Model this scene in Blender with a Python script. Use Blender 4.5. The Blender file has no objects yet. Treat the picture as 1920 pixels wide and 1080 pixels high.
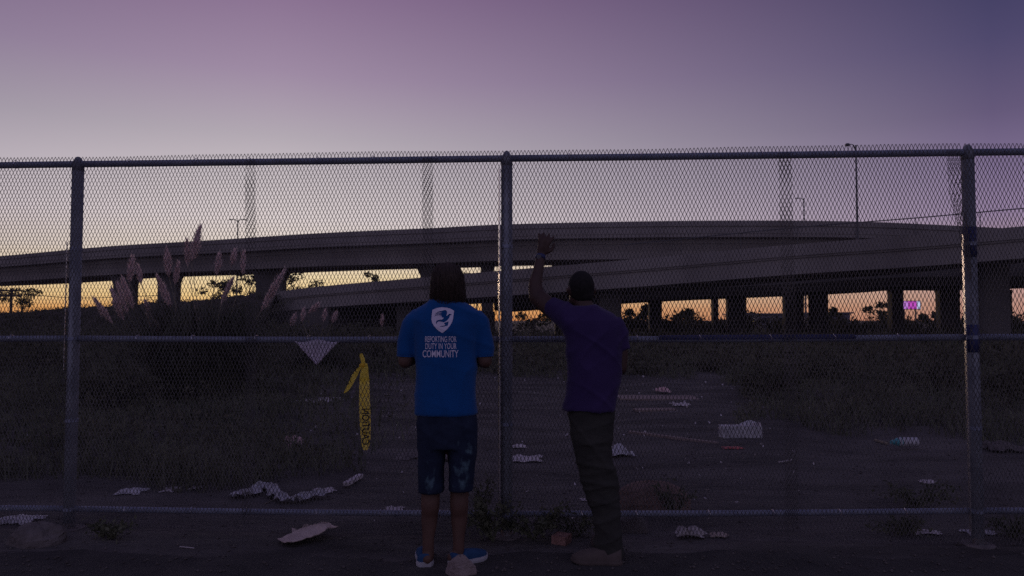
import bpy, bmesh, math, random
import numpy as np
from mathutils import Vector, Matrix
from mathutils.bvhtree import BVHTree

R = math.radians
random.seed(7)
rng = np.random.default_rng(11)
sc = bpy.context.scene
COL = sc.collection

# ------------------------------------------------------------------ camera
FPX = 1385.0                       # focal length in pixels of the 1920 px wide photograph
CAMH = 1.45
PITCH = math.atan(60.0 / FPX)
cam_d = bpy.data.cameras.new('camera')
cam_d.sensor_width = 36.0
cam_d.lens = 36.0 * FPX / 1920.0
cam_d.clip_start = 0.05
cam_d.clip_end = 3000.0
cam_d.dof.use_dof = True
cam_d.dof.focus_distance = 4.95
cam_d.dof.aperture_fstop = 4.5
cam = bpy.data.objects.new('camera', cam_d)
COL.objects.link(cam)
cam.location = (0, 0, CAMH)
cam.rotation_euler = (math.pi / 2 + PITCH, 0, 0)
sc.camera = cam

# ------------------------------------------------------------------ dusk sky
SUN_AZ = R(-18)                    # left of the view axis, just at the horizon
world = bpy.data.worlds.new('World')
sc.world = world
world.use_nodes = True
nt = world.node_tree
nt.nodes.clear()
N = nt.nodes.new
L = nt.links.new


def s2l(c):
    out = []
    for v in c[:3]:
        v = v / 255.0
        out.append(v / 12.92 if v <= 0.04045 else ((v + 0.055) / 1.055) ** 2.4)
    return out


def wmath(op, a, b=None, clamp=False):
    n = N('ShaderNodeMath')
    n.operation = op
    n.use_clamp = clamp
    for i, v in enumerate((a, b)):
        if v is None:
            continue
        if isinstance(v, (int, float)):
            n.inputs[i].default_value = v
        else:
            L(v, n.inputs[i])
    return n.outputs[0]


tc = N('ShaderNodeTexCoord')
sep = N('ShaderNodeSeparateXYZ')
L(tc.outputs['Generated'], sep.inputs[0])
X, Y, Z = sep.outputs
zc = wmath('SQRT', wmath('MAXIMUM', Z, 0.0))
hor = wmath('SQRT', wmath('ADD', wmath('ADD', wmath('MULTIPLY', X, X), wmath('MULTIPLY', Y, Y)), 1e-6))
dsun = wmath('DIVIDE', wmath('ADD', wmath('MULTIPLY', X, math.sin(SUN_AZ)), wmath('MULTIPLY', Y, math.cos(SUN_AZ))), hor)


def ramp(stops):
    n = N('ShaderNodeValToRGB')
    n.color_ramp.interpolation = 'B_SPLINE' if False else 'EASE'
    n.color_ramp.interpolation = 'LINEAR'
    els = n.color_ramp.elements
    while len(els) > 1:
        els.remove(els[-1])
    for i, (elev, c) in enumerate(stops):
        p = math.sqrt(math.sin(R(elev)))
        e = els[0] if i == 0 else els.new(p)
        e.position = p
        e.color = (*s2l(c), 1)
    L(zc, n.inputs[0])
    return n.outputs[0]


ZEN = (80, 78, 117)
rl = ramp([(0, (206, 128, 58)), (0.8, (224, 160, 86)), (1.8, (238, 203, 140)), (3.2, (236, 214, 172)), (5.0, (228, 214, 200)),
           (7.5, (220, 209, 209)), (10.5, (198, 189, 194)), (13.5, (177, 168, 178)), (18, (157, 138, 163)), (24, (134, 109, 142)), (42, (100, 88, 123)), (90, ZEN)])
rr = ramp([(0, (178, 124, 108)), (1.0, (188, 142, 128)), (2.3, (188, 150, 146)), (4.5, (164, 140, 150)), (7, (146, 127, 158)),
           (10, (124, 109, 142)), (13.5, (100, 88, 121)), (18, (78, 72, 108)), (24, (55, 54, 90)), (42, (62, 61, 97)), (90, ZEN)])
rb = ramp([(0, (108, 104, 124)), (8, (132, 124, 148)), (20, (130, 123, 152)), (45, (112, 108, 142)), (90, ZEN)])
f1v = wmath('POWER', wmath('MULTIPLY', wmath('SUBTRACT', 1.0, dsun), 1 / 0.375, True), 0.68)
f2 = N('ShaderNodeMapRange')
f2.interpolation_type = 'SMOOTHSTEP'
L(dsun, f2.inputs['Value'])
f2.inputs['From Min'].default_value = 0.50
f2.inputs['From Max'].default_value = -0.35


def mixc(f, a, b):
    n = N('ShaderNodeMix')
    n.data_type = 'RGBA'
    L(f, n.inputs[0])
    L(a, n.inputs[6])
    L(b, n.inputs[7])
    return n.outputs[2]


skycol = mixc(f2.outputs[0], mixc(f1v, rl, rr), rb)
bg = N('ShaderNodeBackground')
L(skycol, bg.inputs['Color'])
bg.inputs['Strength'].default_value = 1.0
nish = N('ShaderNodeTexSky')
nish.sky_type = 'NISHITA'
nish.sun_disc = False
nish.sun_elevation = R(1.0)
nish.sun_rotation = SUN_AZ
bg2 = N('ShaderNodeBackground')
L(nish.outputs[0], bg2.inputs['Color'])
bg2.inputs['Strength'].default_value = 0.0015
addw = N('ShaderNodeAddShader')
L(bg.outputs[0], addw.inputs[0])
L(bg2.outputs[0], addw.inputs[1])
wo = N('ShaderNodeOutputWorld')
L(addw.outputs[0], wo.inputs['Surface'])

# the last of the sun: a very weak warm lamp from the same direction
sun_d = bpy.data.lights.new('sun', 'SUN')
sun_d.energy = 0.5
sun_d.angle = R(3)
sun_d.color = (1.0, 0.72, 0.5)
sun = bpy.data.objects.new('sun', sun_d)
COL.objects.link(sun)
sd = Vector((math.sin(SUN_AZ) * math.cos(R(2.3)), math.cos(SUN_AZ) * math.cos(R(2.3)), math.sin(R(2.3))))
sun.rotation_euler = (-sd).to_track_quat('-Z', 'Y').to_euler()

sc.view_settings.view_transform = 'Standard'
sc.view_settings.look = 'None'
sc.view_settings.exposure = 0.0
sc.view_settings.gamma = 1.0
sc.view_settings.use_curve_mapping = False
sc.cycles.use_denoising = False
sc.cycles.max_bounces = 5
sc.cycles.sample_clamp_indirect = 1.5
sc.cycles.diffuse_bounces = 3
sc.render.filter_size = 1.5


# ------------------------------------------------------------------ helpers
def ray(px, py):
    xr = (px - 960.0) / FPX
    yr = (540.0 - py) / FPX
    c, s = math.cos(PITCH), math.sin(PITCH)
    return Vector((xr, c - yr * s, s + yr * c))


def U(px, py, y):
    """world point at distance y in front of the camera position"""
    d = ray(px, py)
    return Vector((0, 0, CAMH)) + d * (y / d.y)


def G(px, py, z=0.0):
    d = ray(px, py)
    return Vector((0, 0, CAMH)) + d * ((z - CAMH) / d.z)


def mesh_np(name, V, faces_flat, nper):
    """fast mesh: V (n,3); faces_flat (m,nper)"""
    me = bpy.data.meshes.new(name)
    V = np.asarray(V, np.float32)
    Fc = np.asarray(faces_flat, np.int32)
    me.vertices.add(len(V))
    me.vertices.foreach_set('co', V.ravel())
    me.loops.add(Fc.size)
    me.loops.foreach_set('vertex_index', Fc.ravel())
    me.polygons.add(len(Fc))
    me.polygons.foreach_set('loop_start', np.arange(0, Fc.size, nper, dtype=np.int32))
    me.update(calc_edges=True)
    return me


def mesh_py(name, V, Fc):
    me = bpy.data.meshes.new(name)
    me.from_pydata([tuple(v) for v in V], [], Fc)
    me.update()
    return me


def link(name, me, mat=None, parent=None, loc=None, smooth=False):
    o = bpy.data.objects.new(name, me)
    COL.objects.link(o)
    if mat is not None and me is not None and not me.materials:
        me.materials.append(mat)
    if parent is not None:
        o.parent = parent
    if loc is not None:
        o.location = loc
    if smooth:
        me.polygons.foreach_set('use_smooth', [True] * len(me.polygons))
    return o


def tag(o, label=None, cat=None, group=None, kind=None):
    if label:
        o['label'] = label
    if cat:
        o['category'] = cat
    if group:
        o['group'] = group
    if kind:
        o['kind'] = kind
    return o


def empty(name, loc=(0, 0, 0), rz=0.0):
    o = bpy.data.objects.new(name, None)
    COL.objects.link(o)
    o.location = loc
    o.rotation_euler = (0, 0, rz)
    o.empty_display_size = 0.1
    return o


def M(name, c1, c2=None, scale=4.0, rough=0.85, metal=0.0, bump=0.0, bscale=None, spec=0.3, transl=0.0, detail=6.0,
      stretch=None, c3=None, sheen=0.0):
    m = bpy.data.materials.new(name)
    m.use_nodes = True
    t = m.node_tree
    b = t.nodes['Principled BSDF']
    b.inputs['Roughness'].default_value = rough
    b.inputs['Metallic'].default_value = metal
    b.inputs['Specular IOR Level'].default_value = spec
    if sheen:
        b.inputs['Sheen Weight'].default_value = sheen
    tcn = t.nodes.new('ShaderNodeTexCoord')
    src = tcn.outputs['Object']
    if stretch:
        mp = t.nodes.new('ShaderNodeMapping')
        mp.inputs['Scale'].default_value = stretch
        t.links.new(src, mp.inputs[0])
        src = mp.outputs[0]
    nz = t.nodes.new('ShaderNodeTexNoise')
    nz.inputs['Scale'].default_value = scale
    nz.inputs['Detail'].default_value = detail
    nz.inputs['Roughness'].default_value = 0.62
    t.links.new(src, nz.inputs['Vector'])
    rp = t.nodes.new('ShaderNodeValToRGB')
    els = rp.color_ramp.elements
    els[0].position, els[1].position = 0.34, 0.68
    els[0].color = (*c1, 1)
    els[1].color = (*(c2 or [v * 1.25 for v in c1]), 1)
    if c3:
        e = els.new(0.8)
        e.color = (*c3, 1)
    t.links.new(nz.outputs[0], rp.inputs[0])
    t.links.new(rp.outputs[0], b.inputs['Base Color'])
    if bump:
        n2 = t.nodes.new('ShaderNodeTexNoise')
        n2.inputs['Scale'].default_value = bscale or scale * 4
        n2.inputs['Detail'].default_value = 8
        t.links.new(src, n2.inputs['Vector'])
        bp = t.nodes.new('ShaderNodeBump')
        bp.inputs['Strength'].default_value = bump
        bp.inputs['Distance'].default_value = 0.05
        t.links.new(n2.outputs[0], bp.inputs['Height'])
        t.links.new(bp.outputs[0], b.inputs['Normal'])
    if transl:
        tr = t.nodes.new('ShaderNodeBsdfTranslucent')
        t.links.new(rp.outputs[0], tr.inputs['Color'])
        mx = t.nodes.new('ShaderNodeMixShader')
        mx.inputs[0].default_value = transl
        t.links.new(b.outputs[0], mx.inputs[1])
        t.links.new(tr.outputs[0], mx.inputs[2])
        t.links.new(mx.outputs[0], t.nodes['Material Output'].inputs[0])
    return m


def emit(name, c, s):
    m = bpy.data.materials.new(name)
    m.use_nodes = True
    b = m.node_tree.nodes['Principled BSDF']
    b.inputs['Base Color'].default_value = (*c, 1)
    b.inputs['Emission Color'].default_value = (*c, 1)
    b.inputs['Emission Strength'].default_value = s
    return m


class MB:
    """collects simple solids into one mesh"""

    def __init__(self):
        self.V, self.F = [], []

    def add(self, V, Fc):
        k = len(self.V)
        self.V += [Vector(v) for v in V]
        self.F += [[i + k for i in f] for f in Fc]
        return self

    def box(self, c, s, rz=0.0, rot=None):
        x, y, z = s[0] / 2, s[1] / 2, s[2] / 2
        m = rot or Matrix.Rotation(rz, 3, 'Z')
        V = [Vector(c) + m @ Vector(p) for p in ((-x, -y, -z), (x, -y, -z), (x, y, -z), (-x, y, -z), (-x, -y, z), (x, -y, z), (x, y, z), (-x, y, z))]
        return self.add(V, [[0, 3, 2, 1], [4, 5, 6, 7], [0, 1, 5, 4], [1, 2, 6, 5], [2, 3, 7, 6], [3, 0, 4, 7]])

    def tube(self, pts, rad, n=10, cap=True, flat=1.0):
        pts = [Vector(p) for p in pts]
        if isinstance(rad, (int, float)):
            rad = [rad] * len(pts)
        V, Fc = [], []
        up = None
        for i, p in enumerate(pts):
            a = pts[max(i - 1, 0)]
            b = pts[min(i + 1, len(pts) - 1)]
            d = (b - a).normalized()
            if up is None:
                up = d.orthogonal().normalized()
            else:
                up = (up - d * up.dot(d)).normalized()
            s = d.cross(up)
            for k in range(n):
                t = 2 * math.pi * k / n
                V.append(p + up * (math.cos(t) * rad[i]) + s * (math.sin(t) * rad[i] * flat))
        for i in range(len(pts) - 1):
            for k in range(n):
                k2 = (k + 1) % n
                Fc.append([i * n + k, i * n + k2, (i + 1) * n + k2, (i + 1) * n + k])
        if cap:
            Fc.append(list(range(n))[::-1])
            Fc.append([(len(pts) - 1) * n + k for k in range(n)])
        return self.add(V, Fc)

    def limb(self, pts, rad, n=14, flat=1.0):
        """a tube with rounded ends and smoothed path"""
        pts = [Vector(p) for p in pts]
        P, Q = [], []
        m = len(pts)
        for i in range(m - 1):
            p0, p1, p2, p3 = pts[max(i - 1, 0)], pts[i], pts[i + 1], pts[min(i + 2, m - 1)]
            for k in range(5):
                t = k / 5
                P.append(0.5 * ((2 * p1) + (p2 - p0) * t + (2 * p0 - 5 * p1 + 4 * p2 - p3) * t * t + (-p0 + 3 * p1 - 3 * p2 + p3) * t ** 3))
                s = t * t * (3 - 2 * t)
                Q.append(rad[i] * (1 - s) + rad[i + 1] * s)
        P.append(pts[-1])
        Q.append(rad[-1])
        d0 = (P[0] - P[1]).normalized()
        d1 = (P[-1] - P[-2]).normalized()
        a, b = [], []
        for k in (1.0, 0.85, 0.55):
            a.append((P[0] + d0 * Q[0] * k, Q[0] * math.sqrt(max(1 - k * k, 0.004))))
        for k in (0.55, 0.85, 1.0):
            b.append((P[-1] + d1 * Q[-1] * k, Q[-1] * math.sqrt(max(1 - k * k, 0.004))))
        P = [x[0] for x in a] + P + [x[0] for x in b]
        Q = [x[1] for x in a] + Q + [x[1] for x in b]
        return self.tube(P, Q, n, True, flat)

    def loft(self, secs, n=28, e=2.3, cap=True):
        """secs: (centre, half width x, half depth y)"""
        V, Fc = [], []
        for c, rx, ry in secs:
            for k in range(n):
                t = 2 * math.pi * k / n
                ct, st = math.cos(t), math.sin(t)
                V.append(Vector(c) + Vector((math.copysign(abs(ct) ** (2 / e), ct) * rx, math.copysign(abs(st) ** (2 / e), st) * ry, 0)))
        for i in range(len(secs) - 1):
            for k in range(n):
                k2 = (k + 1) % n
                Fc.append([i * n + k, i * n + k2, (i + 1) * n + k2, (i + 1) * n + k])
        if cap:
            Fc.append(list(range(n))[::-1])
            Fc.append([(len(secs) - 1) * n + k for k in range(n)])
        return self.add(V, Fc)

    def ball(self, c, r, n=16, m=10):
        c = Vector(c)
        rx, ry, rz = r if not isinstance(r, (int, float)) else (r, r, r)
        secs = []
        for i in range(m + 1):
            a = -math.pi / 2 + math.pi * i / m
            q = max(math.cos(a), 0.02)
            secs.append((c + Vector((0, 0, math.sin(a) * rz)), rx * q, ry * q))
        return self.loft(secs, n, 2.0)

    def mesh(self, name):
        return mesh_py(name, self.V, self.F)

    def build(self, name, mat, parent=None, smooth=False, loc=None):
        V = self.V
        if loc is not None:
            lv = Vector(loc)
            V = [v - lv for v in V]
        me = mesh_py(name, V, self.F)
        return link(name, me, mat, parent, loc, smooth)

    def fused(self, name, mat, parent=None, voxel=0.011, it=6, fac=0.5, noise=None):
        """one continuous surface: voxel union, smoothed"""
        me = self.mesh(name)
        o = bpy.data.objects.new('tmp', me)
        COL.objects.link(o)
        r = o.modifiers.new('r', 'REMESH')
        r.mode = 'VOXEL'
        r.voxel_size = voxel
        s = o.modifiers.new('s', 'SMOOTH')
        s.factor = fac
        s.iterations = it
        dg = bpy.context.evaluated_depsgraph_get()
        nm = bpy.data.meshes.new_from_object(o.evaluated_get(dg))
        bpy.data.objects.remove(o)
        if noise:
            n = len(nm.vertices)
            co = np.empty(n * 3, np.float32)
            no = np.empty(n * 3, np.float32)
            nm.vertices.foreach_get('co', co)
            nm.vertices.foreach_get('normal', no)
            co = co.reshape(-1, 3)
            co += no.reshape(-1, 3) * noise(co)[:, None]
            nm.vertices.foreach_set('co', co.ravel())
            nm.update()
        nm.name = name
        return link(name, nm, mat, parent, None, True)


def blades(pos, h, w, lean, rng, droop=0.5):
    """grass blades as three-triangle tapered strips"""
    n = len(pos)
    az = rng.uniform(0, 2 * np.pi, n)
    d = np.stack([np.cos(az), np.sin(az), np.zeros(n)], 1)
    az2 = az + np.pi / 2 + rng.normal(0, 0.4, n)
    s = np.stack([np.cos(az2), np.sin(az2), np.zeros(n)], 1) * (w / 2)[:, None]
    up = np.array([0, 0, 1.0])
    mid = pos + d * (lean * h * 0.35)[:, None] + up * (h * 0.6)[:, None]
    tip = pos + d * (lean * h)[:, None] + up * (h * (1 - droop * lean * 0.6))[:, None]
    V = np.empty((n, 5, 3))
    V[:, 0] = pos - s
    V[:, 1] = pos + s
    V[:, 2] = mid + s * 0.8
    V[:, 3] = mid - s * 0.8
    V[:, 4] = tip
    b = (np.arange(n) * 5)[:, None]
    F = np.concatenate([b + np.array([[0, 1, 2]]), b + np.array([[0, 2, 3]]), b + np.array([[3, 2, 4]])], 0)
    return V.reshape(-1, 3), F


def leaves(cen, size, rng, aspect=0.55):
    n = len(cen)
    a = rng.normal(size=(n, 3))
    a /= np.linalg.norm(a, axis=1)[:, None]
    b = rng.normal(size=(n, 3))
    b -= a * (a * b).sum(1)[:, None]
    b /= np.linalg.norm(b, axis=1)[:, None]
    a = a * size[:, None]
    b = b * (size * aspect)[:, None]
    V = np.empty((n, 4, 3))
    V[:, 0] = cen - a
    V[:, 1] = cen + b
    V[:, 2] = cen + a
    V[:, 3] = cen - b
    F = (np.arange(n) * 4)[:, None] + np.array([[0, 1, 2, 3]])
    return V.reshape(-1, 3), F


def gh(x, y):
    """relief of the lot, zero along the fence and where people stand"""
    k = np.clip((y - 5.3) / 3.0, 0, 1) * np.clip((70 - y) / 30, 0, 1)
    z = 0.030 * np.sin(x * 1.3 + 0.6 * y) * np.cos(y * 0.9 - 0.4 * x) + 0.016 * np.sin(3.1 * x - 1.7 * y + 1) + 0.012 * np.sin(5.3 * y + 2.2 * x)
    return z * k


# ------------------------------------------------------------------ materials
MT = {}
MT['bank'] = M('bank_earth', (0.06, 0.05, 0.042), (0.10, 0.085, 0.07), 0.8, 0.95, bump=0.5, bscale=4)
MT['dirt'] = M('dirt', (0.040, 0.036, 0.034), (0.135, 0.121, 0.115), 1.1, 0.95, bump=0.9, bscale=11, c3=(0.17, 0.145, 0.135), stretch=(0.45, 1.5, 1), detail=10)
MT['asphalt'] = M('asphalt', (0.040, 0.037, 0.036), (0.070, 0.064, 0.060), 3.0, 0.9, bump=0.5, bscale=60)
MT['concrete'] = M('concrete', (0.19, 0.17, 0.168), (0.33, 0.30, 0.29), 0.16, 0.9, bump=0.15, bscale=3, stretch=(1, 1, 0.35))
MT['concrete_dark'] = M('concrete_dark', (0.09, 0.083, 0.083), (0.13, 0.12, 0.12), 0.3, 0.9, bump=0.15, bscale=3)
MT['galv'] = M('galvanised', (0.21, 0.23, 0.315), (0.34, 0.365, 0.45), 9.0, 0.65, metal=0.3, spec=0.4)
MT['galv_post'] = M('galvanised_post', (0.17, 0.18, 0.215), (0.29, 0.30, 0.335), 7.0, 0.75, metal=0.1, spec=0.25)
MT['wire'] = M('wire', (0.115, 0.108, 0.113), (0.19, 0.178, 0.183), 3.0, 0.8, metal=0.0, spec=0.12)
MT['zinc'] = M('bright_zinc', (0.62, 0.57, 0.58), (0.7, 0.66, 0.66), 6.0, 0.30, metal=1.0)
MT['blue_tape'] = M('blue_tape', (0.03, 0.035, 0.11), (0.05, 0.055, 0.15), 10, 0.6)
MT['steel_far'] = M('painted_steel', (0.10, 0.10, 0.11), (0.14, 0.14, 0.15), 2.0, 0.6, metal=0.3)
MT['weed'] = M('weed', (0.085, 0.094, 0.06), (0.19, 0.186, 0.122), 0.9, 0.9, transl=0.2, c3=(0.24, 0.21, 0.14))
MT['scrub'] = M('scrub', (0.068, 0.070, 0.046), (0.135, 0.126, 0.085), 0.35, 0.95, transl=0.15)
MT['leaf'] = M('tree_leaf', (0.035, 0.045, 0.02), (0.07, 0.075, 0.035), 0.5, 0.9, transl=0.15)
MT['bark'] = M('bark', (0.06, 0.05, 0.042), (0.10, 0.085, 0.07), 6, 0.95)
MT['pampas_leaf'] = M('pampas_leaf', (0.055, 0.06, 0.038), (0.11, 0.108, 0.072), 1.2, 0.85, transl=0.15)
MT['plume'] = M('plume', (0.84, 0.68, 0.65), (0.93, 0.79, 0.76), 6, 0.95, transl=0.72)
MT['tan'] = M('dry_stem', (0.25, 0.21, 0.15), None, 5, 0.9)
MT['white_plastic'] = M('white_plastic', (0.40, 0.38, 0.41), (0.70, 0.68, 0.71), 16, 0.55, transl=0.15)
MT['paper'] = M('paper', (0.36, 0.32, 0.33), (0.70, 0.63, 0.63), 22, 0.9)
MT['card'] = M('cardboard', (0.46, 0.36, 0.33), (0.58, 0.47, 0.43), 11, 0.92, bump=0.2, bscale=50)
MT['dirty_cloth'] = M('dirty_cloth', (0.17, 0.115, 0.098), (0.29, 0.195, 0.165), 4, 0.95, bump=0.4, bscale=30)
MT['pink_cloth'] = M('pink_cloth', (0.55, 0.32, 0.33), (0.7, 0.52, 0.52), 9, 0.9)
MT['red_plastic'] = M('red_plastic', (0.42, 0.09, 0.09), (0.5, 0.14, 0.13), 9, 0.6)
MT['teal_plastic'] = M('teal_plastic', (0.08, 0.33, 0.36), (0.12, 0.42, 0.45), 9, 0.4)
MT['wood'] = M('weathered_wood', (0.22, 0.165, 0.15), (0.33, 0.26, 0.235), 5, 0.95, stretch=(1, 8, 8))
MT['stone'] = M('stone', (0.10, 0.085, 0.085), (0.19, 0.165, 0.16), 7, 0.95, bump=0.6, bscale=22)
MT['pale_stone'] = M('pale_stone', (0.22, 0.17, 0.165), (0.33, 0.265, 0.25), 9, 0.95, bump=0.5, bscale=30)
MT['brick'] = M('red_brick', (0.25, 0.13, 0.11), (0.33, 0.19, 0.16), 16, 0.95, bump=0.4, bscale=50)
MT['yellow_tape'] = M('yellow_tape', (0.97, 0.74, 0.06), (0.98, 0.84, 0.20), 22, 0.4, transl=0.7, spec=0.5)
MT['black_print'] = M('black_print', (0.012, 0.012, 0.012), None, 5, 0.6)
MT['sheet_plastic'] = M('sheet_plastic', (0.80, 0.72, 0.84), (0.90, 0.82, 0.93), 14, 0.6, transl=0.3)
MT['skin'] = M('skin', (0.095, 0.050, 0.038), (0.125, 0.066, 0.05), 9, 0.6, spec=0.35)
MT['skin_dark'] = M('skin_deep', (0.055, 0.030, 0.024), (0.075, 0.040, 0.032), 9, 0.55, spec=0.35)
MT['hair'] = M('hair', (0.022, 0.014, 0.011), (0.05, 0.03, 0.022), 40, 0.7, stretch=(3, 3, 0.4), spec=0.4)
MT['hair_short'] = M('hair_short', (0.010, 0.009, 0.009), (0.022, 0.019, 0.018), 60, 0.9)
MT['blue_shirt'] = M('blue_shirt', (0.002, 0.062, 0.225), (0.003, 0.075, 0.265), 5, 0.95, bump=0.12, bscale=160, sheen=0.15)
MT['purple_shirt'] = M('purple_shirt', (0.034, 0.019, 0.080), (0.044, 0.025, 0.10), 5, 0.95, bump=0.12, bscale=160, sheen=0.1)
MT['print'] = M('shirt_print', (0.66, 0.60, 0.76), (0.76, 0.70, 0.84), 60, 0.85)
MT['pants'] = M('dark_trousers', (0.032, 0.031, 0.028), (0.052, 0.050, 0.044), 8, 0.95, bump=0.2, bscale=40)
MT['shoe_brown'] = M('brown_suede', (0.085, 0.066, 0.060), (0.12, 0.094, 0.085), 12, 0.9)
MT['shoe_blue'] = M('blue_canvas', (0.018, 0.055, 0.135), (0.026, 0.075, 0.175), 30, 0.9)
MT['sole'] = M('white_rubber', (0.34, 0.33, 0.36), (0.46, 0.45, 0.48), 12, 0.7)
MT['band'] = M('blue_band', (0.025, 0.03, 0.10), (0.04, 0.05, 0.14), 12, 0.5)
MT['eye'] = M('eye', (0.55, 0.52, 0.5), None, 3, 0.3)
MT['lip'] = M('lip', (0.10, 0.04, 0.035), None, 3, 0.5)
MT['far_wall'] = M('far_wall', (0.26, 0.25, 0.33), (0.33, 0.32, 0.40), 0.4, 0.9)
MT['roof'] = M('far_roof', (0.12, 0.12, 0.17), (0.16, 0.16, 0.21), 0.5, 0.9)
MT['glass_dark'] = M('dark_pane', (0.03, 0.03, 0.04), None, 1, 0.2, spec=0.5)
MT['pebble'] = M('pebble', (0.06, 0.052, 0.05), (0.15, 0.13, 0.125), 3, 0.9)
MT['litter'] = M('litter_scraps', (0.40, 0.36, 0.38), (0.66, 0.60, 0.62), 2.0, 0.8)


def denim():
    m = M('stained_denim', (0.012, 0.018, 0.040), (0.022, 0.032, 0.065), 14, 0.95, bump=0.15, bscale=120)
    t = m.node_tree
    b = t.nodes['Principled BSDF']
    base = [l.from_socket for l in t.links if l.to_socket == b.inputs['Base Color']][0]
    tcn = [n for n in t.nodes if n.type == 'TEX_COORD'][0]
    nz = t.nodes.new('ShaderNodeTexNoise')
    nz.inputs['Scale'].default_value = 26
    nz.inputs['Detail'].default_value = 5
    mp = t.nodes.new('ShaderNodeMapping')
    mp.inputs['Scale'].default_value = (1.1, 1, 0.7)
    mp.inputs['Rotation'].default_value = (0.2, 0.6, 0)
    t.links.new(tcn.outputs['Object'], mp.inputs[0])
    t.links.new(mp.outputs[0], nz.inputs['Vector'])
    total = None
    for (px, py, r) in ((866, 884, 0.040), (861, 912, 0.035), (884, 838, 0.022), (880, 848, 0.022), (876, 858, 0.024), (871, 868, 0.026), (804, 908, 0.03)):
        p = U(px, py, 4.36)
        vm = t.nodes.new('ShaderNodeVectorMath')
        vm.operation = 'DISTANCE'
        t.links.new(tcn.outputs['Object'], vm.inputs[0])
        vm.inputs[1].default_value = p
        mr = t.nodes.new('ShaderNodeMapRange')
        mr.inputs['From Min'].default_value = r * 1.9
        mr.inputs['From Max'].default_value = 0
        t.links.new(vm.outputs['Value'], mr.inputs['Value'])
        if total is None:
            total = mr.outputs[0]
        else:
            a = t.nodes.new('ShaderNodeMath')
            a.operation = 'MAXIMUM'
            t.links.new(total, a.inputs[0])
            t.links.new(mr.outputs[0], a.inputs[1])
            total = a.outputs[0]
    mu = t.nodes.new('ShaderNodeMath')
    mu.operation = 'MULTIPLY_ADD'
    t.links.new(total, mu.inputs[0])
    mu.inputs[1].default_value = 0.34
    t.links.new(nz.outputs[0], mu.inputs[2])
    mr = t.nodes.new('ShaderNodeMapRange')
    mr.inputs['From Min'].default_value = 0.64
    mr.inputs['From Max'].default_value = 0.86
    t.links.new(mu.outputs[0], mr.inputs['Value'])
    mix = t.nodes.new('ShaderNodeMix')
    mix.data_type = 'RGBA'
    t.links.new(mr.outputs[0], mix.inputs[0])
    t.links.new(base, mix.inputs[6])
    mix.inputs[7].default_value = (0.09, 0.15, 0.19, 1)
    t.links.new(mix.outputs[2], b.inputs['Base Color'])
    return m


MT['denim'] = denim()

# ------------------------------------------------------------------ ground
def axis(a, segs):
    out = [a]
    for end, step in segs:
        n = max(1, int(round((end - out[-1]) / step)))
        out += list(np.linspace(out[-1], end, n + 1)[1:])
    return np.array(out)


gx = axis(-1200, [(-200, 100), (-60, 14), (-14, 2), (14, 0.16), (60, 2), (200, 14), (1200, 100)])
gy = axis(-40, [(0, 8), (3, 0.5), (18, 0.16), (40, 0.6), (120, 6), (300, 30), (1500, 150)])
GX, GY = np.meshgrid(gx, gy)
GZ = gh(GX, GY)
Vg = np.stack([GX.ravel(), GY.ravel(), GZ.ravel()], 1)
nx, ny = len(gx), len(gy)
ii = (np.arange(ny - 1)[:, None] * nx + np.arange(nx - 1)[None, :]).ravel()
Fg = np.stack([ii, ii + 1, ii + nx + 1, ii + nx], 1)
g = link('ground', mesh_np('ground', Vg, Fg, 4), MT['dirt'], smooth=True)
tag(g, kind='structure')

# road edge under the camera, ragged
xs = np.linspace(-40, 40, 400)
edge = 4.62 + 0.06 * np.sin(xs * 1.7) + 0.04 * np.sin(xs * 4.3 + 1) + 0.02 * np.sin(xs * 11) + 0.02 * rng.normal(size=len(xs))
Vr = np.concatenate([np.stack([xs, np.full(400, -20.0), np.full(400, 0.005)], 1), np.stack([xs, edge, np.full(400, 0.005)], 1)], 0)
i4 = np.arange(399)
tag(link('road', mesh_np('road', Vr, np.stack([i4, i4 + 1, i4 + 401, i4 + 400], 1), 4), MT['asphalt']), kind='structure')

# ------------------------------------------------------------------ elevated roads
def spline(pts, n=16):
    pts = [Vector(p) for p in pts]
    out = []
    m = len(pts)
    for i in range(m - 1):
        p0, p1, p2, p3 = pts[max(i - 1, 0)], pts[i], pts[i + 1], pts[min(i + 2, m - 1)]
        for k in range(n):
            t = k / n
            out.append(0.5 * ((2 * p1) + (p2 - p0) * t + (2 * p0 - 5 * p1 + 4 * p2 - p3) * t * t + (-p0 + 3 * p1 - 3 * p2 + p3) * t ** 3))
    out.append(pts[-1])
    return out


def sweep(path, prof, closed=True):
    V, Fc = [], []
    m = len(prof)
    for i, p in enumerate(path):
        d = path[min(i + 1, len(path) - 1)] - path[max(i - 1, 0)]
        nrm = Vector((-d.y, d.x, 0)).normalized()
        if nrm.y < 0:
            nrm = -nrm
        for a, z in prof:
            V.append(p + nrm * a + Vector((0, 0, z if z > -90 else -p.z - 0.5)))
    for i in range(len(path) - 1):
        for k in range(m if closed else m - 1):
            k2 = (k + 1) % m
            Fc.append([i * m + k, i * m + k2, (i + 1) * m + k2, (i + 1) * m + k])
    if closed:
        Fc.append(list(range(m)))
        Fc.append([(len(path) - 1) * m + k for k in range(m)][::-1])
    return V, Fc


def at(path, px):
    """point of the path seen at picture column px, used to stand piers and lamps on it"""
    best = None
    for i in range(len(path) - 1):
        p, q = path[i], path[i + 1]
        for k in range(8):
            r = p.lerp(q, k / 8)
            e = abs(960 + FPX * r.x / (r.y * math.cos(PITCH) + (r.z - CAMH) * math.sin(PITCH)) - px)
            if best is None or e < best[0]:
                best = (e, r)
    return best[1]


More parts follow.
